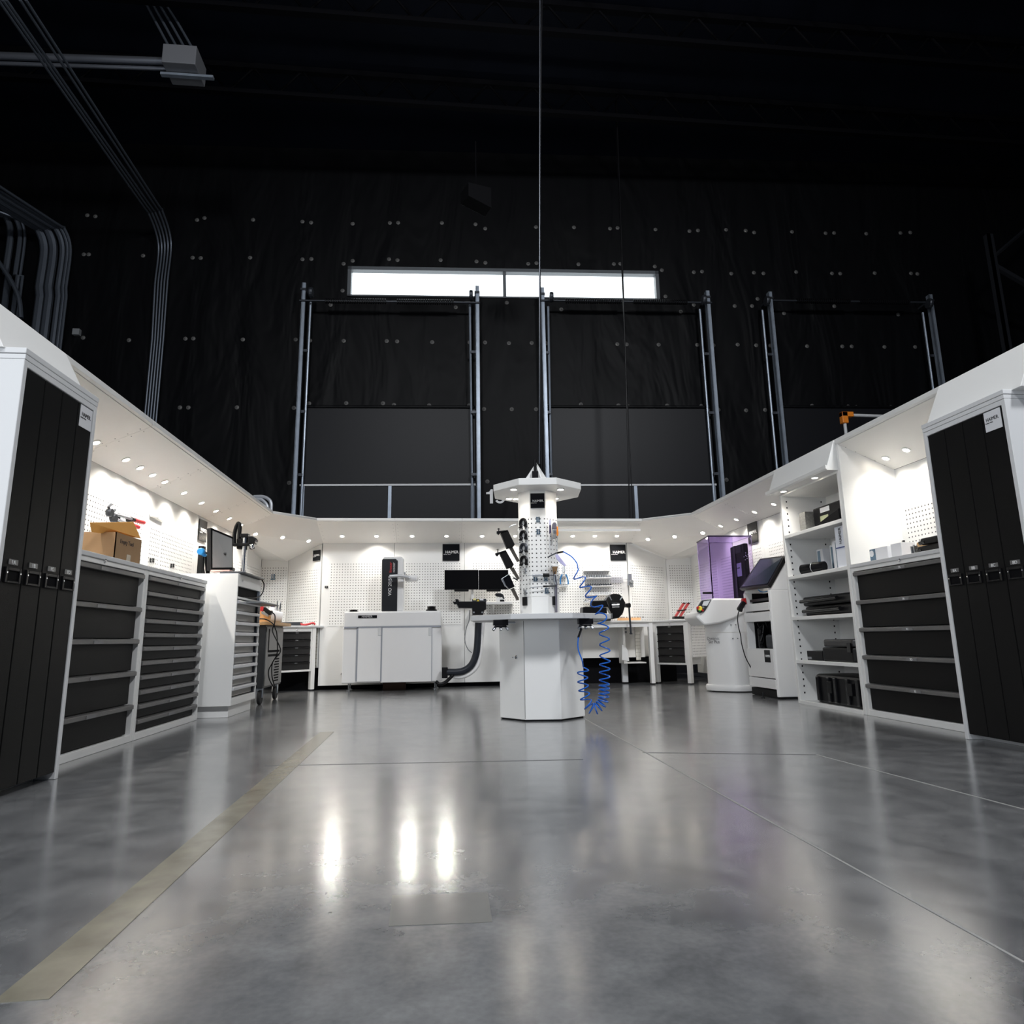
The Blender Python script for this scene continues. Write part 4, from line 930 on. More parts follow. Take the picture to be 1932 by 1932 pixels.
for (k, x, yy, lb) in ((0, .0, 772, 'upper small steel hook on the front face of the tool column'), (0, .0, 920, 'second small steel hook on the front face of the tool column'),
                       (-1, .0, 1390, 'pale small hook below the horseshoe clips'), (-1, .0, 1650, 'lowest pale small hook on the left face'),
                       (0, -.035, 1490, 'left steel hook holding the short steel torch'), (0, .055, 1490, 'right steel hook holding the short steel torch'), (0, .06, 1640, 'steel hook holding the thin black probe')):
    p, r = on_face(k, x, zof(1250, yy, c6))
    t = thing('peg_hook', lb, 'hook', p, r, 'peg hooks on the tool column')
    MB().box(-.018, .018, -.004, 0, -.024, -.018).box(-.014, -.004, -.004, 0, -.02, .022).box(.004, .014, -.012, 0, -.02, .022).box(-.018, .018, -.004, 0, .016, .02).build('plate', HK if k == 0 else STEEL, t)
    MB().tube([(.009, -.01, .01), (.009, -.028, .006), (.009, -.032, .018)], .003).build('prong', STEEL, t)
p, r = on_face(0, .01, zof(1290, 1455, c6), .03)
t = thing('torch', 'short steel and black torch lying on two hooks of the column front', 'torch', p, r)
MB().cyl((-.11, 0, 0), (-.07, 0, .002), .004).cyl((-.07, 0, 0), (.02, 0, 0), .012).build('barrel', STEEL, t, smooth=True)
MB().cyl((.02, 0, 0), (.075, 0, 0), .016).build('grip', BLACK, t, smooth=True)
MB().tube([(.075, 0, 0), (.11, 0, -.002), (.125, 0, .03)], .005).build('trigger', DKSTEEL, t)
p, r = on_face(0, .04, zof(1290, 1590, c6), .03)
t = thing('probe', 'thin steel probe with black grip on the lowest hook of the column', 'probe', p, r)
MB().cyl((-.12, 0, -.008), (-.01, 0, 0), .0035).build('needle', STEEL, t)
MB().cyl((-.01, 0, 0), (.10, 0, .002), .008, .004).build('grip', BLACK, t)
# fixtures on the left faces
for (body, lever, shaft, lb) in (
    (((800, 930), (890, 900), (975, 1075), (960, 1100), (880, 1125)), ((755, 915), (890, 900), (800, 935), (780, 960), (755, 940)), ((900, 1110), (945, 1100), (1035, 1275), (1005, 1290)), 'upper'),
    (((790, 1180), (865, 1145), (965, 1320), (945, 1350), (880, 1370)), ((735, 1185), (865, 1145), (790, 1190), (765, 1220), (745, 1210)), ((915, 1365), (960, 1350), (1035, 1490), (1010, 1505)), 'middle'),
    (((825, 1480), (905, 1435), (975, 1590), (905, 1620), (860, 1570)), ((808, 1495), (905, 1432), (910, 1440), (830, 1490), (870, 1580), (860, 1590)), ((925, 1620), (965, 1600), (1030, 1745), (1000, 1760)), 'lower')):
    ctr = PY(*c6(*body[0]), 5.62)
    t = thing('clamping_fixture', lb+' black clamping fixture leaning out from the left side of the tool column', 'tool fixture', ctr, 0, 'black clamping fixtures on the column')
    poly(body, c6, 5.60, .07, 'block', CHAR if lb != 'lower' else BLACKG, t, .004)
    poly(lever, c6, 5.59, .03, 'clamp', BLACK if lb != 'lower' else STEEL, t, .002)
    poly(shaft, c6, 5.62, .03, 'shaft', mat('bronze_shaft', (.11, .10, .085), .35, .6), t, .004)
    if lb != 'lower':
        b0 = body[0]; q = PY(*c6(b0[0]-22, b0[1]-2), 5.60); MB().cyl(q, q+Vector((0, 0, .028)), .004).cyl(q+Vector((0, 0, .026)), q+Vector((0, 0, .034)), .013, .006).build('knob', BLACK, t, world=True)
# right side hanging tools
def hang(label, name, cat, parts, Y=5.56):
    x0, y0 = parts[0][1][0]
    t = thing(name, label, cat, PY(*c6(x0, y0), Y))
    for nm, pp, m, dpt in parts: poly(pp, c6, Y, dpt, nm, m, t, .003)
hang('screwdriver with violet and black grip on the right face of the column', 'screwdriver', 'screwdriver', [('grip', ((1395, 840), (1415, 840), (1415, 930), (1395, 950)), mat('violet_black', (.03, .02, .08), .4), .02), ('cap', ((1395, 775), (1412, 775), (1414, 842), (1396, 842)), mat('clear_violet', (.6, .58, .8), .3), .02), ('shaft', ((1402, 950), (1408, 950), (1400, 1120), (1396, 1120)), STEEL, .008)], 5.55)
hang('grey round-headed driver above the right face of the tool column', 'driver', 'screwdriver', [('grip', ((1432, 830), (1445, 808), (1470, 808), (1482, 830), (1485, 890), (1430, 890)), mat('grey_grip', (.13, .12, .15), .45), .03), ('collar', ((1432, 895), (1482, 895), (1475, 945), (1442, 945)), STEEL, .025), ('tip', ((1440, 950), (1470, 950), (1465, 1010), (1440, 1010)), GREYP, .02)], 5.585)
hang('orange handled screwdriver at the right edge of the tool column', 'screwdriver', 'screwdriver', [('grip', ((1482, 855), (1500, 860), (1506, 950), (1500, 975), (1484, 965)), ORANGE, .02), ('shaft', ((1488, 975), (1496, 975), (1490, 1140), (1485, 1140)), STEEL, .008)], 5.63)
hang('brown conical brush with steel ferrule on the right side of the column', 'brush', 'brush', [('bristles', ((1435, 1345), (1495, 1345), (1480, 1440), (1452, 1440)), mat('brown_bristle', (.22, .13, .06), .8), .04), ('ferrule', ((1452, 1440), (1480, 1440), (1482, 1530), (1450, 1530)), STEEL, .035), ('holder_ring', ((1430, 1320), (1505, 1325), (1500, 1345), (1432, 1345)), WHITE, .05)], 5.58)
hang('long grey steel rod standing upright at the right edge of the tool column', 'pry_bar', 'bar', [('rod', ((1462, 1560), (1490, 1560), (1494, 1902), (1470, 1902)), mat('rod_grey', (.16, .155, .19), .4, .4), .025), ('neck', ((1466, 1500), (1486, 1500), (1490, 1560), (1464, 1560)), STEEL, .02)], 5.62)
t = thing('pliers', 'long-nose pliers with bright blue handles hanging right of the tool column', 'pliers', PY(*c6(1565, 1400), 5.7))
for s_, pp in ((-1, ((1558, 1345), (1556, 1400), (1562, 1430))), (1, ((1575, 1345), (1582, 1400), (1568, 1430)))):
    MB().tube([PY(*c6(*q), 5.62) for q in pp], .005).build('jaw', STEEL, t, world=True)
for pp in (((1552, 1440), (1536, 1470), (1528, 1510), (1530, 1560)), ((1590, 1440), (1610, 1475), (1622, 1520), (1624, 1562))):
    MB().tube(spline([PY(*c6(*q), 5.62) for q in pp], 5), .006).build('handle', BLUEP, t, smooth=True, world=True)
tag(MB().tube([PY(*c6(*q), 5.66) for q in ((905, 870), (930, 850), (990, 835))], .004).build('scriber', STEEL), 'thin pale scriber poking out left of the column top', 'hand tool')
tag(MB().tube([PY(*c6(*q), 5.66) for q in ((955, 1480), (990, 1500), (1010, 1515))], .006).build('hex_key', DKSTEEL), 'short dark pin poking out left between the middle and lower fixtures', 'hand tool')

# ================================================================ BACK BENCH, VISE, RACKS
t = thing('workbench', 'white workbench along the back panels carrying the black vise', 'workbench', (1.05, 9.03, 0))
MB().box(0, 1.84, 0, .50, .845, .872).build('worktop', CREAM, t, .004)
MB().box(0, 1.84, .03, .08, .78, .845).build('rail', WHITE, t)
MB().box(0, 1.84, .42, .44, .36, .845).build('modesty_panel', CREAM, t)
for x in (.02, 1.79): MB().box(x, x+.055, .02, .09, .02, .845).build('leg', WHITE, t, .003)
MB().box(1.48, 1.56, .36, .42, .02, .36).build('leg', GREY_W, t, .003)
p0, p1 = PY(*c8(490, 1165), 9.2), PY(*c8(725, 1510), 9.2)
MB().box(p0.x-1.05, p0.x-1.05+.03, .15, .42, p1.z, .845).box(p0.x-1.05, p1.x-1.05, .15, .42, p1.z-.015, p1.z).build('under_shelf', CREAM, t, .002)
A = [PY(*c8(*q), 9.17) for q in ((490, 1340), (520, 1350), (545, 1400), (560, 1500), (490, 1490))]
MB().hull2(A, [p+Vector((0, .02, 0)) for p in A]).build('side_bracket', WHITE, t, world=True)
MB().box(p0.x-1.05+.25, p1.x-1.05, .40, .415, p1.z+.02, .83).build('slotted_plate', SLOT, t, uvm=lambda co: (co.x, co.z))
mb = MB()
for i in range(2):
    for j in range(2): mb.box(p0.x-1.05+.05+.045*j, p0.x-1.05+.085+.045*j, .408, .419, .70+.05*i, .73+.05*i)
mb.build('socket_block', GREYP, t)
VY = 8.98
t = thing('bench_vise', 'large black bench vise with round jaws on the back bench', 'vise', PY(*c8(400, 1090), VY))
t.location.z = .873
poly([(330, 905), (345, 875), (385, 840), (420, 835), (470, 842), (500, 880), (525, 925), (520, 960), (500, 1030), (460, 1075), (385, 1090), (385, 1030), (360, 980)], c8, VY+.02, .16, 'jaw_block', BLACKG, t, .012)
poly([(195, 905), (335, 900), (400, 925), (400, 965), (195, 975), (185, 960)], c8, VY+.04, .12, 'slide', BLACK, t, .008)
poly([(103, 970), (130, 962), (340, 972), (345, 1085), (385, 1088), (385, 1100), (100, 1100)], c8, VY+.0, .20, 'base', BLACK, t, .008)
poly([(520, 935), (570, 925), (578, 940), (578, 970), (565, 978), (520, 970)], c8, VY+.02, .08, 'screw_boss', BLACKG, t, .01)
A = [PY(*c8(*q), VY-.01) for q in ((558, 975), (577, 1230))]
MB().cyl(A[0], A[1], .013).cyl(A[1]-Vector((0, 0, .01)), A[1]+Vector((0, 0, .01)), .02).build('handle_bar', DKSTEEL, t, world=True)
A = [PY(*c8(*q), VY+.005) for q in ((385, 955), (455, 950))]
MB().cyl(A[0], A[1], .038, n=20).build('bright_boss', CHROME, t, smooth=True, world=True)
for pp in (((365, 862), (385, 900)), ((470, 900), (492, 862))):
    MB().tube([PY(*c8(*q), VY+.01) for q in pp], .008).build('jaw_edge', STEEL, t, world=True)
t = thing('wooden_tray', 'orange-brown wooden tool tray on the back bench beside the vise', 'tray', PY(*c8(465, 1095), 9.3))
q0, q1 = PY(*c8(465, 1075), 9.3), PY(*c8(675, 1095), 9.3)
MB().box(q0.x, q1.x, 9.3, 9.42, .873, .915).build('tray', WOODC, t, .003, world=True)
mb = MB()
for i in range(9): mb.cyl((q0.x+.04+.04*i, 9.36, .915), (q0.x+.04+.04*i, 9.36, .93), .012, n=8)
mb.build('bit_row', GREYP, t, world=True)
def rack(label, x0, x1, y, c, n, m, Y=YB-.106, name='bit_rack', grp='bit racks on the back panel', hh=.035):
    p, q = PY(*c(x0, y), Y), PY(*c(x1, y), Y)
    t = thing(name, label, 'tool rack', (p.x, Y, p.z), 0, grp); w_ = q.x-p.x
    MB().box(0, w_, 0, .102, -.014, 0).box(0, w_, .09, .108, 0, .03).build('shelf', GREY_W, t, .002)
    for i in range(n):
        x = (i+.5)*w_/n
        MB().lathe((x, .045, 0), [(.014, 0), (.016, hh*.5), (.011, hh), (.008, hh*1.1)], 12).build('collet', m, t, smooth=True)
rack('topmost grey bit rack left of the square black sign', 548, 985, 840, d4, 11, PORC)
rack('second grey bit rack from the top above the vise', 560, 1000, 962, d4, 11, STEEL)
rack('third grey bit rack from the top above the vise', 570, 1015, 1098, d4, 12, DKSTEEL, hh=.025)
rack('lowest grey bit rack touching the vise jaws', 600, 1020, 1243, d4, 11, PORC)
rack('short rack peeking out left of the vise slide', 565, 690, 1365, d4, 4, CHROME)
rack('small black and chrome rack low on the panel right of the tool column', 110, 280, 1095, d4, 5, CHROME, grp='racks by the pliers')
rack('small black rack above the chrome one right of the tool column', 90, 275, 925, d4, 5, BLACK, grp='racks by the pliers', hh=.015)
p = PY(*c8(565, 640), YB-.06)
t = thing('wall_bracket', 'small grey steel bracket on the panel seam right of the bit racks', 'bracket', p)
MB().box(-.03, .03, 0, .05, -.17, .0).build('plate', STEEL, t, .003)
MB().lathe((.015, -.0, -.12), [(.025, 0), (.025, .04)], 14, (0, -1, 0)).box(-.01, .035, -.03, 0, -.2, -.14).build('clamp', GREYP, t)
MB().box(-.28, -.10, .02, .05, -.13, -.03).tube([(-.1, .0, -.08), (-.03, .0, -.08)], .006).build('clear_hook', CLEAR, t)
t = thing('rail_stand', 'stand with two slanted red rails on the right corner bench', 'stand', PY(*c8(1060, 1080), 9.5)); t.location.z = .873
for dx in (0, 45):
    A = [PY(*c8(*q), 9.5) for q in ((1010+dx, 1060), (1030+dx, 1065), (1117+dx, 925), (1090+dx, 925))]
    MB().hull2(A, [p+Vector((0, .04, 0)) for p in A]).build('red_rail', mat('red_rail_%d' % dx, (.42, .05, .05), .4), t, .003, world=True)
    A = [PY(*c8(*q), 9.5) for q in ((1090+dx, 925), (1117+dx, 925), (1115+dx, 938), (1083+dx, 938))]
    MB().hull2(A, [p+Vector((0, .045, 0)) for p in A]).build('end_cap', BLACK, t, .002, world=True)
A = [PY(*c8(*q), 9.48) for q in ((1005, 1060), (1118, 1060), (1118, 1084), (1005, 1084))]
MB().hull2(A, [p+Vector((0, .10, 0)) for p in A]).build('base', BLACK, t, .004, world=True)
A = [PY(*c8(*q), 9.49) for q in ((1040, 1000), (1120, 990), (1122, 1000), (1042, 1012))]
MB().hull2(A, [p+Vector((0, .06, 0)) for p in A]).build('cross_bar', BLACK, t, .002, world=True)

# ================================================================ BALANCER (right)
cy = 7.86; ox = 3.50; BR = math.radians(-38)
t = thing('balancing_machine', 'rounded white balancing machine with purple transparent cover', 'balancing machine', (ox-.04, cy-.02, 0), BR)
def super_ell(a, b, n=40, e=2.7): return [(a*math.copysign(abs(math.cos(2*PI*i/n))**(2/e), math.cos(2*PI*i/n)), b*math.copysign(abs(math.sin(2*PI*i/n))**(2/e), math.sin(2*PI*i/n))) for i in range(n)]
def loft(rings): # rings: list of (poly, z)
    mb = MB(); n = len(rings[0][0])
    for P_, z in rings: mb.v += [Vector((x, y, z)) for x, y in P_]
    for k in range(len(rings)-1):
        for i in range(n): j = (i+1) % n; mb.f.append((k*n+i, k*n+j, (k+1)*n+j, (k+1)*n+i))
    mb.f.append(tuple(range(n-1, -1, -1))); mb.f.append(tuple((len(rings)-1)*n+i for i in range(n))); return mb
W2, D2 = .285, .30
loft([(super_ell(W2+.01, D2+.01), .012), (super_ell(W2+.02, D2+.02), .05), (super_ell(W2+.01, D2+.01), .075), (super_ell(W2-.005, D2), .08)]).build('foot_skirt', PORC, t, smooth=True)
loft([(super_ell(W2-.05, D2-.04), 0), (super_ell(W2-.05, D2-.04), .02)]).build('plinth', BLACK, t)
zb = PY(*c10(400, 610), 7.6).z
loft([(super_ell(W2-.01, D2-.005), .07), (super_ell(W2-.012, D2-.005), zb-.002)]).build('lower_body', PORC, t, smooth=True)
zt0 = PY(*c10(500, 265), 7.6).z
loft([(super_ell(W2-.012, D2-.005), zb+.002), (super_ell(W2-.012, D2-.005), zt0-.14)]).build('upper_body', PORC, t, smooth=True)
# control nose swinging out to the left
A = [PY(*c10(*q), 7.50) for q in ((180, 455), (262, 535), (330, 530), (430, 512), (560, 470), (690, 400), (690, 262), (345, 262), (335, 275), (245, 400), (200, 400))]
MB().hull2(A, [p+Vector((0, .42, 0)) for p in A]).build('control_nose', PORC, t, .035, world=True)
A = [PY(*c10(*q), 7.48) for q in ((215, 320), (240, 282), (335, 272), (300, 345), (265, 395), (225, 408), (195, 400), (190, 370))]
MB().hull2(A, [p+Vector((0, .03, 0)) for p in A]).build('control_panel', DKSTEEL, t, .004, world=True)
A = [PY(*c10(*q), 7.474) for q in ((240, 335), (258, 292), (322, 282), (290, 340))]
MB().hull2(A, [p+Vector((0, .006, 0)) for p in A]).build('display', mat('pale_display', (.65, .67, .7), .2), t, world=True)
for (x, y, m, r_) in ((198, 360, RED, .02), (215, 365, YELL, .028), (212, 390, mat('green_button', (.02, .3, .1), .4), .01), (243, 385, RED, .012), (248, 355, GREYP, .012)):
    p = PY(*c10(x, y), 7.472); MB().lathe(p, [(r_, 0), (r_, .012), (r_*.8, .018)], 14, (0, -1, 0)).build('button', m, t, smooth=True, world=True)
z1_ = PY(*c10(300, 685), 7.62).z; z2_ = PY(*c10(300, 720), 7.62).z
text('Dynamic', t, (-.19, -D2-.001, z1_), .052, mat('grey_ink', (.22, .22, .23), .5), name='model_lettering', sx=.8)
text('Set Plus', t, (-.175, -D2-.001, z2_), .052, mat('dark_grey_ink', (.08, .08, .09), .5), name='model_lettering', sx=.8)
mb = MB()
for x_, q in ((.10, 530), (.155, 530), (.11, 668), (.165, 668)):
    z_ = PY(*c10(630, q), 7.55).z; mb.cyl((x_, -D2+.012, z_), (x_, -D2-.004, z_), .007, n=8)
mb.build('screw', GREYP, t)
# purple cover: transparent hood over a black spindle housing
cz1 = PY(*d6(345, 122), 7.62).z
cv = thing('safety_cover', 'purple transparent safety cover on top of the white balancing machine', 'machine cover', (ox, cy, zt0))
x0, x1, y0, y1 = PY(*d6(345, 122), 7.62).x-ox, PY(*d6(1130, 118), 7.62).x-ox, -.24, .30
xb_ = PY(*d6(140, 195), 8.16).x-ox
hz_ = cz1-zt0
th = .012
Pout = [(x0, y0), (x1, y0), (x1, y1), (xb_, y1)]
mb = MB()
for i in range(len(Pout)):
    a_, b_2 = Vector((*Pout[i], 0)), Vector((*Pout[(i+1) % len(Pout)], 0))
    d_ = (b_2-a_).normalized(); n_ = Vector((-d_.y, d_.x, 0))*th
    if i == 1: continue
    mb.hull2([a_, b_2, b_2+n_, a_+n_], [q+Vector((0, 0, hz_)) for q in (a_, b_2, b_2+n_, a_+n_)])
mb.build('acrylic_wall', PURP, cv)
MB().pz(Pout, hz_, hz_+.012).build('acrylic_lid', PURP, cv)
mb = MB()
for i in range(len(Pout)):
    a_, b_2 = Vector((*Pout[i], hz_+.008)), Vector((*Pout[(i+1) % len(Pout)], hz_+.008)); mb.cyl(a_, b_2, .008, n=6)
mb.build('edge_trim', mat('dark_purple_edge', (.03, .02, .06), .3), cv)
MB().box(x0-.10, x0+.03, y0+.03, y0+.05, .06, .085).build('latch', BLACK, cv, .005)
sp = thing('spindle_housing', 'tall black spindle housing inside the purple transparent cover', 'machine housing', (ox+.03, cy, zt0))
hh = PY(*d6(740, 260), 7.75).z-zt0
q = PY(*d6(738, 260), 8.05).x-ox-.03; q1 = x1-.06
MB().box(q, q1, -.20, .19, 0, hh).build('housing', CHAR, sp, .01)
MB().box(q-.012, q, -.14, .02, hh-.10, hh-.02).box(q-.012, q, .03, .08, 0, hh).build('rail', BLACK, sp, .003)
st_ = MB().box(q-.016, q-.012, -.12, .0, hh*.42, hh*.66).build('sticker', mat('violet_sticker', (.55, .52, .75), .5), sp)
text('HAIMER', st_, (q-.017, -.01, hh*.56), .022, INK, name='logo', rot=(PI/2, 0, -PI/2))
mb = MB(); xm_ = (q+q1)/2
for i in range(9): a_ = i*2.4; r_ = .018*math.sqrt(i); mb.cyl((xm_+r_*math.cos(a_), -.2, hh*.76+r_*math.sin(a_)), (xm_+r_*math.cos(a_), -.205, hh*.76+r_*math.sin(a_)), .006, n=6)
mb.build('speaker_holes', WINK, sp)
# ================================================================ TERMINAL (right)
TY0, TY1 = 7.05, 6.62
t = thing('control_terminal', 'white control terminal pillar with slanted black touch screen and open cable bay', 'terminal', (3.45, 6.9, 0))
XF, YN, YFa = 3.40, 6.62, 7.25
q1 = Vector((XF+.29, YN, 0))
zp = PY(*d6(1440, 1090), YN).z
A0 = [(XF-.01, YN+.02), (XF, YN), (q1.x-.06, YN), (q1.x-.015, YN+.02), (q1.x, YN+.08), (q1.x, YN+.2), (XF+.10, YN+.2), (XF+.06, YN+.035), (XF-.01, YN+.035)]
MB().pz(A0, .02, zp).build('near_pillar', PORC, t, .008, world=True)
sk = [PY(*d6(*v), YN) for v in ((1440, 1080), (1755, 500))]
hd = [(XF, zp), (sk[1].x, sk[1].z), (sk[1].x+.08, sk[1].z), (q1.x, zp)]
MB().py(hd, YN+.005, YN+.05).build('head_side', PORC, t, .006, world=True)
MB().py(hd, YFa-.03, YFa).build('head_side', PORC, t, .006, world=True)
MB().box(XF, q1.x, YFa-.03, YFa, .10, zp).build('far_side_plate', PORC, t, .003, world=True)
MB().box(XF+.02, q1.x-.01, YN+.01, YFa-.03, 0, .02).build('plinth', BLACK, t, world=True)
MB().box(XF+.25, XF+.27, YN+.04, YFa-.03, .1, zp).box(XF+.085, XF+.25, YFa-.04, YFa-.03, .1, zp).build('bay_back', BLACKM, t, world=True)
def tfx(x, ya, yb, nm, m, dx=0):
    za, zb_ = PX(*c10(x, ya), XF).z, PX(*c10(x, yb), XF).z
    return MB().box(XF-.012+dx, XF+.24, YN+.035, YFa, zb_, za).build(nm, m, t, .004, world=True)
tfx(745, 770, 1048, 'door', PORC); tfx(755, 1058, 1150, 'drawer', PORC); tfx(765, 1165, 1236, 'dark_base', CHAR, .02)
tfx(693, 325, 400, 'drawer', PORC); tfx(706, 412, 503, 'drawer', PORC)
p = PZ(*c10(830, 1275)); MB().lathe((p.x+.03, p.y, 0), [(.02, 0), (.02, .01), (.007, .014), (.007, .06)], 12).build('levelling_foot', BLACK, t, world=True)
a_, b2 = PX(*c10(868, 785), XF-.013), PX(*c10(935, 912), XF-.013)
bp_ = MB().box(XF-.0155, XF-.012, b2.y, a_.y, b2.z, a_.z).build('brand_plate', SIGNB, t, world=True)
text('HAIMER', bp_, (XF-.0165-3.45, a_.y-.02-6.9, (a_.z+b2.z)/2-.01), .034, WINK, name='logo', sx=.85, rot=(PI/2, 0, -PI/2))
for pp in (((800, 520), (830, 560), (860, 530), (850, 640), (830, 700)), ((880, 500), (905, 560), (930, 520), (935, 620)), ((810, 640), (850, 620), (860, 700), (820, 740))):
    MB().tube(spline([PY(*c10(*v), 7.05) for v in pp], 8), .009).build('cable', BLACK, t, smooth=True, world=True)
zd = PX(*c10(745, 770), XF).z
MB().box(XF+.06, XF+.24, 6.75, 6.95, zd, zd+.15).build('computer_unit', DKSTEEL, t, .03, world=True)
MB().box(XF+.06, XF+.12, 7.06, 7.12, zd, zd+.22).build('cable_bundle', BLACK, t, .02, world=True)
C4 = [PY(*d6(915, 1070), YFa+.01), PY(*d6(1440, 1010), YN-.01), PY(*d6(1755, 460), YN-.01), PY(*d6(1290, 520), YFa+.01)]
nrm = (C4[1]-C4[0]).cross(C4[3]-C4[0]).normalized()
if nrm.x > 0: nrm = -nrm
MB().hull2(C4, [p-nrm*.04 for p in C4]).build('touch_screen_case', BLACK, t, .004, world=True)
cn = sum(C4, Vector())/4; I_ = [cn+(p-cn)*.88+nrm*.002 for p in C4]
MB().hull2(I_, [p+nrm*.001 for p in I_]).build('touch_screen', TSCR, t, world=True)
zu = PX(*c10(693, 325), XF).z
MB().box(XF+.05, XF+.30, YN+.06, YFa-.04, zp-.10, zp-.07).build('tray', BLACK, t, .004, world=True)
MB().tube(spline([PY(*c10(*v), 6.9) for v in ((808, 175), (825, 190), (860, 198), (900, 190))], 6), .005).build('usb_cable', BLUEP, t, world=True)
t = thing('barcode_scanner', 'red and black handheld scanner hanging on the terminal side', 'scanner', PY(*d6(1000, 1380), 7.22))
poly([(985, 1245), (1040, 1240), (1055, 1350), (1010, 1360), (980, 1290)], d6, 7.20, .05, 'head', RED, t)
poly([(985, 1290), (1050, 1330), (985, 1440), (975, 1490), (960, 1495), (900, 1450), (900, 1420)], d6, 7.195, .045, 'grip', BLACK, t)
A = [PY(*d6(*v), 7.19) for v in ((920, 1460), (895, 1530), (885, 1640), (905, 1780), (940, 1920))]+[PY(*c10(*v), 7.19) for v in ((640, 720), (680, 860), (738, 970))]
tag(MB().tube(spline(A, 6), .006).build('scanner_cable', BLACK, smooth=True), 'thin black cable swinging down from the handheld scanner', 'cable')

# ================================================================ SHELF UNIT
t = thing('shelf_unit', 'tall white open shelf unit with five compartments beside the five-drawer cabinet', 'shelf unit', (3.385, 6.235, 0), RR)
w, d, h = 1.035, .49, 2.03
mb = MB().box(0, .032, 0, d, 0, h).box(w-.036, w, 0, d, 0, h).box(.03, w-.03, d-.01, d, 0, h).box(.03, w-.03, 0, d, h-.02, h)
mb.build('frame', WHITE, t, .003)
SZ = [.03, .405, .812, 1.205, 1.612]
for z in SZ: MB().box(.032, w-.036, 0, d-.01, z-.032, z).build('shelf', WHITE, t, .002)
mb = MB()
for z in [.09+.062*k for k in range(31)]:
    for y in (.05, .42): mb.box(.0315, .034, y, y+.012, z, z+.016)
mb.build('slot_row', BLACKM, t)
mb = MB()
for z in [.09+.062*k for k in range(31)]:
    mb.box(w-.20, w-.188, d-.0125, d-.009, z, z+.016)
mb.build('slot_row', BLACKM, t)
tp = tag(MB().box(3.385, 3.88, 5.175, 5.20, 1.2, 2.3).build('side_panel', WHITE, None, .002), 'plain white side panel between the shelf unit and the drawer cabinet', 'side panel')
def on(z, x, y): return Matrix.Translation((3.385, 6.235, 0)) @ Matrix.Rotation(RR, 4, 'Z') @ Vector((x, y, z))
def sthing(name, label, cat, z, x, y, rz=0, group=None): return thing(name, label, cat, on(z, x, y), RR+rz, group)
e = .001
# top shelf
t = sthing('foam_case', 'speckled grey foam block standing at the left on the top shelf', 'case', 1.612+e, .16, .10)
MB().box(0, .11, 0, .28, 0, .20).build('block', mat('speckled_foam', (.16, .16, .15), .9, vary=.8, vscale=60), t, .004)
t = sthing('tool_case', 'black case with white and green labels on the top shelf', 'case', 1.612+e, .29, .17)
MB().box(0, .55, 0, .28, 0, .22).build('shell', BLACK, t, .015)
MB().box(.13, .28, -.002, 0, .155, .20).build('white_label', PAPER, t); MB().box(.12, .25, -.002, 0, .07, .125).build('green_label', mat('green_label', (.42, .45, .28), .5), t)
t = sthing('tablet', 'thin black folder leaning at the right of the top shelf', 'folder', 1.612+e, .60, .02)
MB().add([(0, 0, 0), (.34, 0, 0), (.34, .13, 0), (0, .13, 0), (0, 0, .02), (.34, 0, .10), (.34, .13, .10), (0, .13, .02)], [(0, 3, 2, 1), (4, 5, 6, 7), (0, 1, 5, 4), (1, 2, 6, 5), (2, 3, 7, 6), (3, 0, 4, 7)]).build('cover', BLACKM, t, .004)
# second shelf
for i, (x, lb) in enumerate(((.22, 'left round black and white gauge tin lying on the second shelf'), (.42, 'right round black and white gauge tin lying on the second shelf'))):
    t = sthing('gauge_tin', lb, 'tin', 1.205+e, x, .04, 0, 'gauge tins on the second shelf')
    MB().cyl((0, .0, .048), (.10, .06, .048), .047, n=24).build('tin', BLACK, t, .004, smooth=True)
    MB().cyl((-.004, -.002, .048), (0, 0, .048), .042, n=24).build('lid', PAPER, t, smooth=True)
for i, (x, hh_, lb) in enumerate(((.30, .23, 'left clear tube box standing behind the gauge tins'), (.52, .24, 'right clear tube box standing behind the gauge tins'))):
    t = sthing('tube_box', lb, 'box', 1.205+e, x, .16, 0, 'tube boxes on the second shelf')
    MB().box(0, .10, 0, .10, 0, hh_).build('box', PAPER, t, .004); MB().box(.02, .06, -.002, 0, .02, hh_-.02).build('dark_print', HK, t)
t = sthing('paper_box', 'white folded paper box in the middle of the second shelf', 'box', 1.205+e, .66, .10)
MB().box(0, .15, 0, .2, 0, .26).build('box', PAPER, t, .004); MB().box(.05, .056, -.002, 0, 0, .24).build('edge_line', HK, t)
t = sthing('camera_tool', 'small black and clear instrument on top of the folded paper box', 'instrument', 1.205+.262, .66, .14)
MB().box(.04, .17, 0, .06, 0, .07).build('body', BLACK, t, .006); MB().cyl((0, .03, .0), (0, .03, .11), .02).build('clear_cup', CLEAR, t, smooth=True)
t = sthing('tall_box', 'tall narrow white box with vertical black lettering on the second shelf', 'box', 1.205+e, .83, .03)
MB().box(0, .14, 0, .18, 0, .355).build('box', mat('box_white', (.75, .78, .85), .45), t, .004); MB().box(0, .152, -.002, 0, .165, .175).build('blue_band', mat('navy_band', (.02, .05, .2), .4), t)
text('HAIMER', t, (.095, -.003, .20), .05, INK, name='logo', rot=(PI/2, -PI/2, 0), sx=.8)
# third shelf: two black cases
for i, (z, x, lb) in enumerate(((.812+e, .14, 'lower flat black drill case of the stack on the third shelf'), (.812+.095, .11, 'upper flat black drill case of the stack on the third shelf'))):
    t = sthing('drill_case', lb, 'case', z, x, .05, 0, 'flat black cases on the third shelf')
    MB().box(0, .80, .03, .36, 0, .088).build('shell', BLACK, t, .018); MB().cyl((.02, 0, .045), (.62, 0, .05), .018, n=10).build('grip', BLACKG, t, smooth=True)
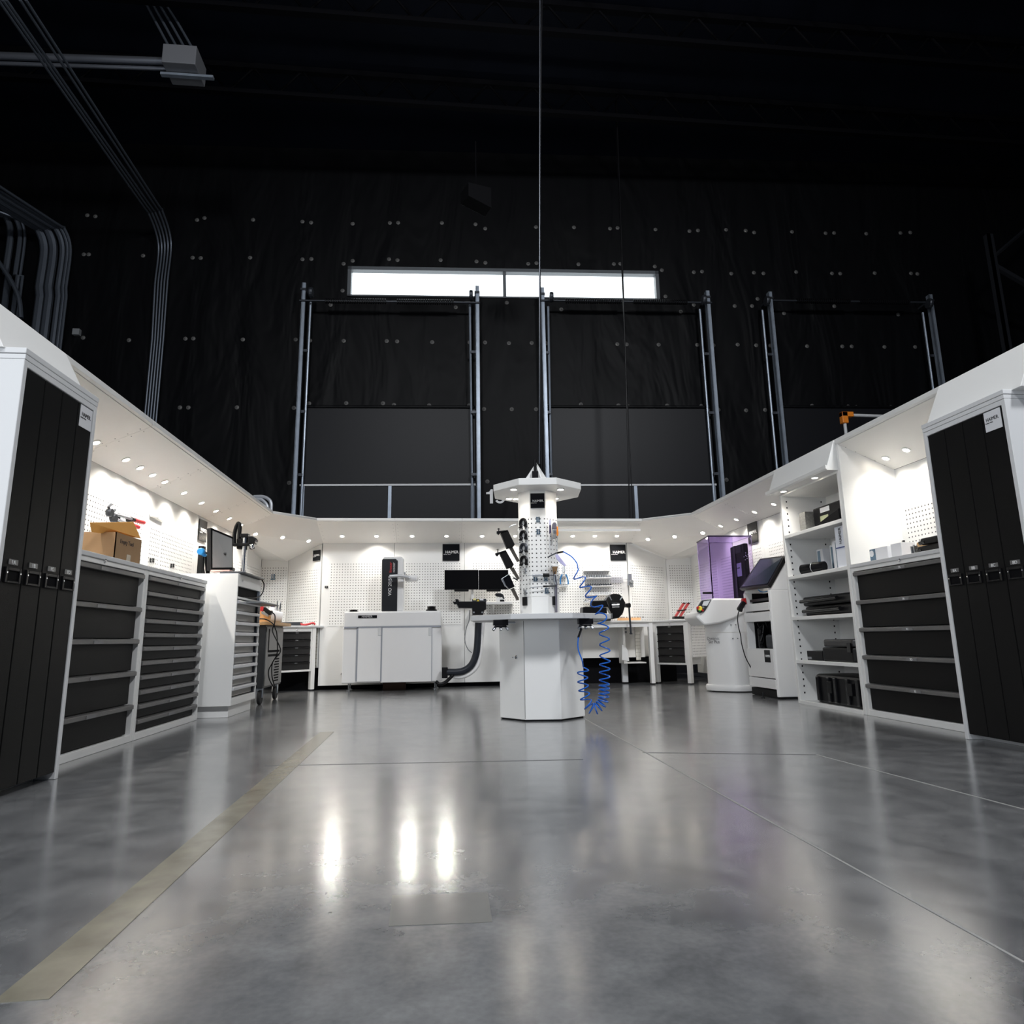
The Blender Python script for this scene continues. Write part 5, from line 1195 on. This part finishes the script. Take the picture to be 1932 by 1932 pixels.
# fourth shelf
t = sthing('tool_case', 'rounded black plastic case on the fourth shelf', 'case', .405+e, .42, .02)
MB().pz([(0, .05), (.05, 0), (.50, 0), (.53, .05), (.53, .34), (0, .34)], 0, .12).build('lower_shell', BLACK, t, .012); MB().pz([(.01, .06), (.06, .01), (.49, .01), (.52, .06), (.52, .34), (.01, .34)], .125, .19).build('lid', mat('case_lid_black', (.03, .03, .032), .35), t, .016)
MB().box(.44, .49, -.012, 0, .08, .16).build('latch', BLACKG, t, .003)
t = sthing('instrument_box', 'small flat black box left of the rounded case on the fourth shelf', 'box', .405+e, .15, .05)
MB().box(0, .26, 0, .2, 0, .085).build('box', BLACK, t, .004); MB().box(.01, .08, -.003, 0, .01, .03).build('badge', STEEL, t)
# bottom shelf
t = sthing('rugged_case', 'large ribbed black equipment case on the bottom shelf', 'case', .03+e, .27, .02)
MB().box(0, .70, .02, .40, 0, .255).build('shell', BLACK, t, .025)
for x in (.03, .20, .30, .48, .62): MB().box(x, x+.05, 0, .03, .02, .235).build('rib', BLACKG, t, .008)
MB().box(.22, .29, -.008, .02, .10, .20).box(.52, .59, -.008, .02, .10, .20).build('latch', BLACK, t, .004)
# ================================================================ items on the right drawer cabinet
def on7(x, y): return Matrix.Translation((3.39, 5.195, 1.211)) @ Matrix.Rotation(RR, 4, 'Z') @ Vector((x, y, 0))
t = thing('printed_box', 'white box with printed blue gauge picture on the right drawer cabinet', 'box', on7(.10, .12), RR)
MB().box(0, .22, 0, .12, 0, .115).build('box', PAPER, t, .003); MB().box(.0, .07, -.002, 0, .0, .11).build('picture', mat('blue_print', (.08, .16, .24), .4, vary=.9, vscale=60), t); MB().cyl((.025, -.002, .075), (.025, -.004, .075), .026, n=20).build('dial_print', PAPER, t)
t = thing('white_box', 'plain white box beside the printed gauge box', 'box', on7(.36, .12), RR); MB().box(0, .12, 0, .12, 0, .12).build('box', PAPER, t, .003)
t = thing('wooden_block', 'beech wood board leaning behind the small steel clamp', 'wood', on7(.52, .22), RR); MB().box(0, .36, 0, .03, 0, .11).build('board', WOOD, t, .003)
t = thing('steel_clamp', 'small steel clamp in front of the beech board', 'clamp', on7(.60, .10), RR)
MB().box(0, .05, 0, .04, 0, .015).box(.005, .015, 0, .03, .015, .07).box(.035, .045, 0, .03, .015, .07).cyl((.025, .015, .02), (.025, .015, .08), .007, n=8).build('frame', STEEL, t, .002)
for i, (z, x, lb) in enumerate(((0, .72, 'lower of two flat black trays on the right drawer cabinet'), (.055, .76, 'upper of two flat black trays on the right drawer cabinet'))):
    p = on7(x, .06); p.z += z
    t = thing('flat_tray', lb, 'tray', p, RR, 0 or 'flat black trays'); MB().box(0, .45, 0, .3, 0, .05).build('shell', BLACK, t, .014); MB().cyl((-.02, .02, .02), (.05, .01, .02), .016, n=10).build('end_grip', BLACKG, t, smooth=True)
def socket(label, p, rz, s=1):
    t = thing('power_socket', label, 'socket', p, rz, 'black sockets on the back panels')
    MB().box(-.022*s, .022*s, -.008, 0, -.016*s, .016*s).build('plate', BLACK, t, .004); MB().cyl((0, -.008, 0), (0, -.0095, 0), .009*s, n=10).build('insert', GREYP, t)
socket('black socket on the right panel above the beech board', PX(*c11(665, 1762), XR-.006), RR)
socket('black socket on the panel seam left of the white presetter', PY(*c5(83, 770), YB-.006), 0)
for q, lb in (((978, 336), 'first of two paired sockets beside the cardboard box'), ((996, 336), 'second of two paired sockets beside the cardboard box'), ((1114, 370), 'first of the paired sockets nearer the tilted monitor'), ((1128, 370), 'second of the paired sockets nearer the tilted monitor')):
    t = thing('power_socket', lb, 'socket', PX(*c2(*q), XL+.006), RL, 'paired sockets on the left panel'); MB().box(-.016, .016, -.008, 0, -.02, .02).build('plate', BLACK, t, .006); MB().cyl((0, -.008, 0), (0, -.0095, 0), .008, n=10).build('insert', GREYP, t)
# ================================================================ left bench items
A = [PX(*c2(*q), -2.20) for q in ((742, 153), (920, 197), (908, 322), (738, 290))]
cbx0, cbx1 = 4.66, 5.05
t = thing('cardboard_box', 'open brown cardboard box with a raised flap on the left drawer cabinet', 'cardboard box', (-2.19, 4.655, 1.211), RL)
bw, bd, bh = .38, .40, .19
bd = .36
MB().box(0, bw, 0, bd, 0, .006).box(0, bw, 0, .006, 0, bh).box(0, bw, bd-.006, bd, 0, bh).box(0, .006, 0, bd, 0, bh).box(bw-.006, bw, 0, bd, 0, bh).build('carton', CARD, t)
fb_, ft_ = -2.30, -2.24
F_ = [PX(*c2(600, 152), fb_), PX(*c2(915, 192), -2.20), PX(*c2(870, 86), -2.26), PX(*c2(590, 90), ft_)]
MB().hull2(F_, [p+Vector((-.005, 0, .001)) for p in F_]).build('flap', CARDI, t, world=True)
text('Empty Tool', t, (.06, -.001, .125), .042, mat('marker', (.03, .02, .02), .6), name='handwriting')
MB().box(.17, .23, -.0015, 0, .0, .06).build('clear_tape', mat('tape', (.45, .38, .28), .2), t)
for i, (a_, b2, lb) in enumerate((((715, 25), (935, 90), 'upper torque wrench with red grip hanging above the cardboard box'), ((740, 62), (900, 120), 'lower torque wrench with red grip just above the cardboard box'))):
    P0, P1 = PX(*c2(*a_), -2.60), PX(*c2(*b2), -2.60); dv = P1-P0
    t = thing('torque_wrench', lb, 'torque wrench', P0, 0, 'torque wrenches on the left panel')
    MB().cyl(Vector((0, 0, 0)), dv*.72, .011, n=10).build('shaft', STEEL, t, smooth=True)
    MB().cyl(dv*.70, dv, .018, n=12).build('red_grip', RED, t, smooth=True)
    MB().cyl(dv*.62, dv*.70, .016, n=12).build('collar', BLACK, t, smooth=True)
    MB().lathe(-Vector((.0, 0, 0)), [(.03, -.02), (.034, 0), (.03, .02)], 14, (1, 0, 0)).tube([(0, -.01, 0), (0, -.03, .04), (.0, .01, .07)], .01).build('head', DKSTEEL, t)
    MB().box(-.057, -.01, dv.y*.3-.02, dv.y*.3+.02, dv.z*.3-.03, dv.z*.3+.02).box(-.057, -.01, dv.y*.68-.02, dv.y*.68+.02, dv.z*.68-.03, dv.z*.68+.02).build('bracket', BLACK, t)
for q, lb in (((1000, 48), 'upper pale steel label holder on the left panel'), ((1038, 68), 'lower pale steel label holder on the left panel')):
    t = thing('label_bracket', lb, 'bracket', PX(*c2(*q), XL+.006), RL, 'pale label holders'); MB().box(-.08, .08, -.012, 0, -.018, .018).build('plate', CREAM, t, .002); MB().box(-.06, .06, -.014, -.012, -.008, .008).build('slot', GREY_W, t)
for q, lb in (((893, 1203), 'left blue-grey hook on the deep corner panel'), ((1065, 1213), 'right blue-grey hook on the deep corner panel')):
    t = thing('peg_hook', lb, 'hook', PY(*c3(*q), 10.03), 0, 'hooks on the corner panel'); MB().box(-.035, .035, -.005, 0, -.045, -.035).box(-.025, -.008, -.005, 0, -.04, .04).box(.008, .025, -.02, 0, -.04, .04).build('plate', HK, t); MB().tube([(0, -.005, 0), (0, -.04, -.01), (0, -.045, .02)], .004).build('prong', STEEL, t)
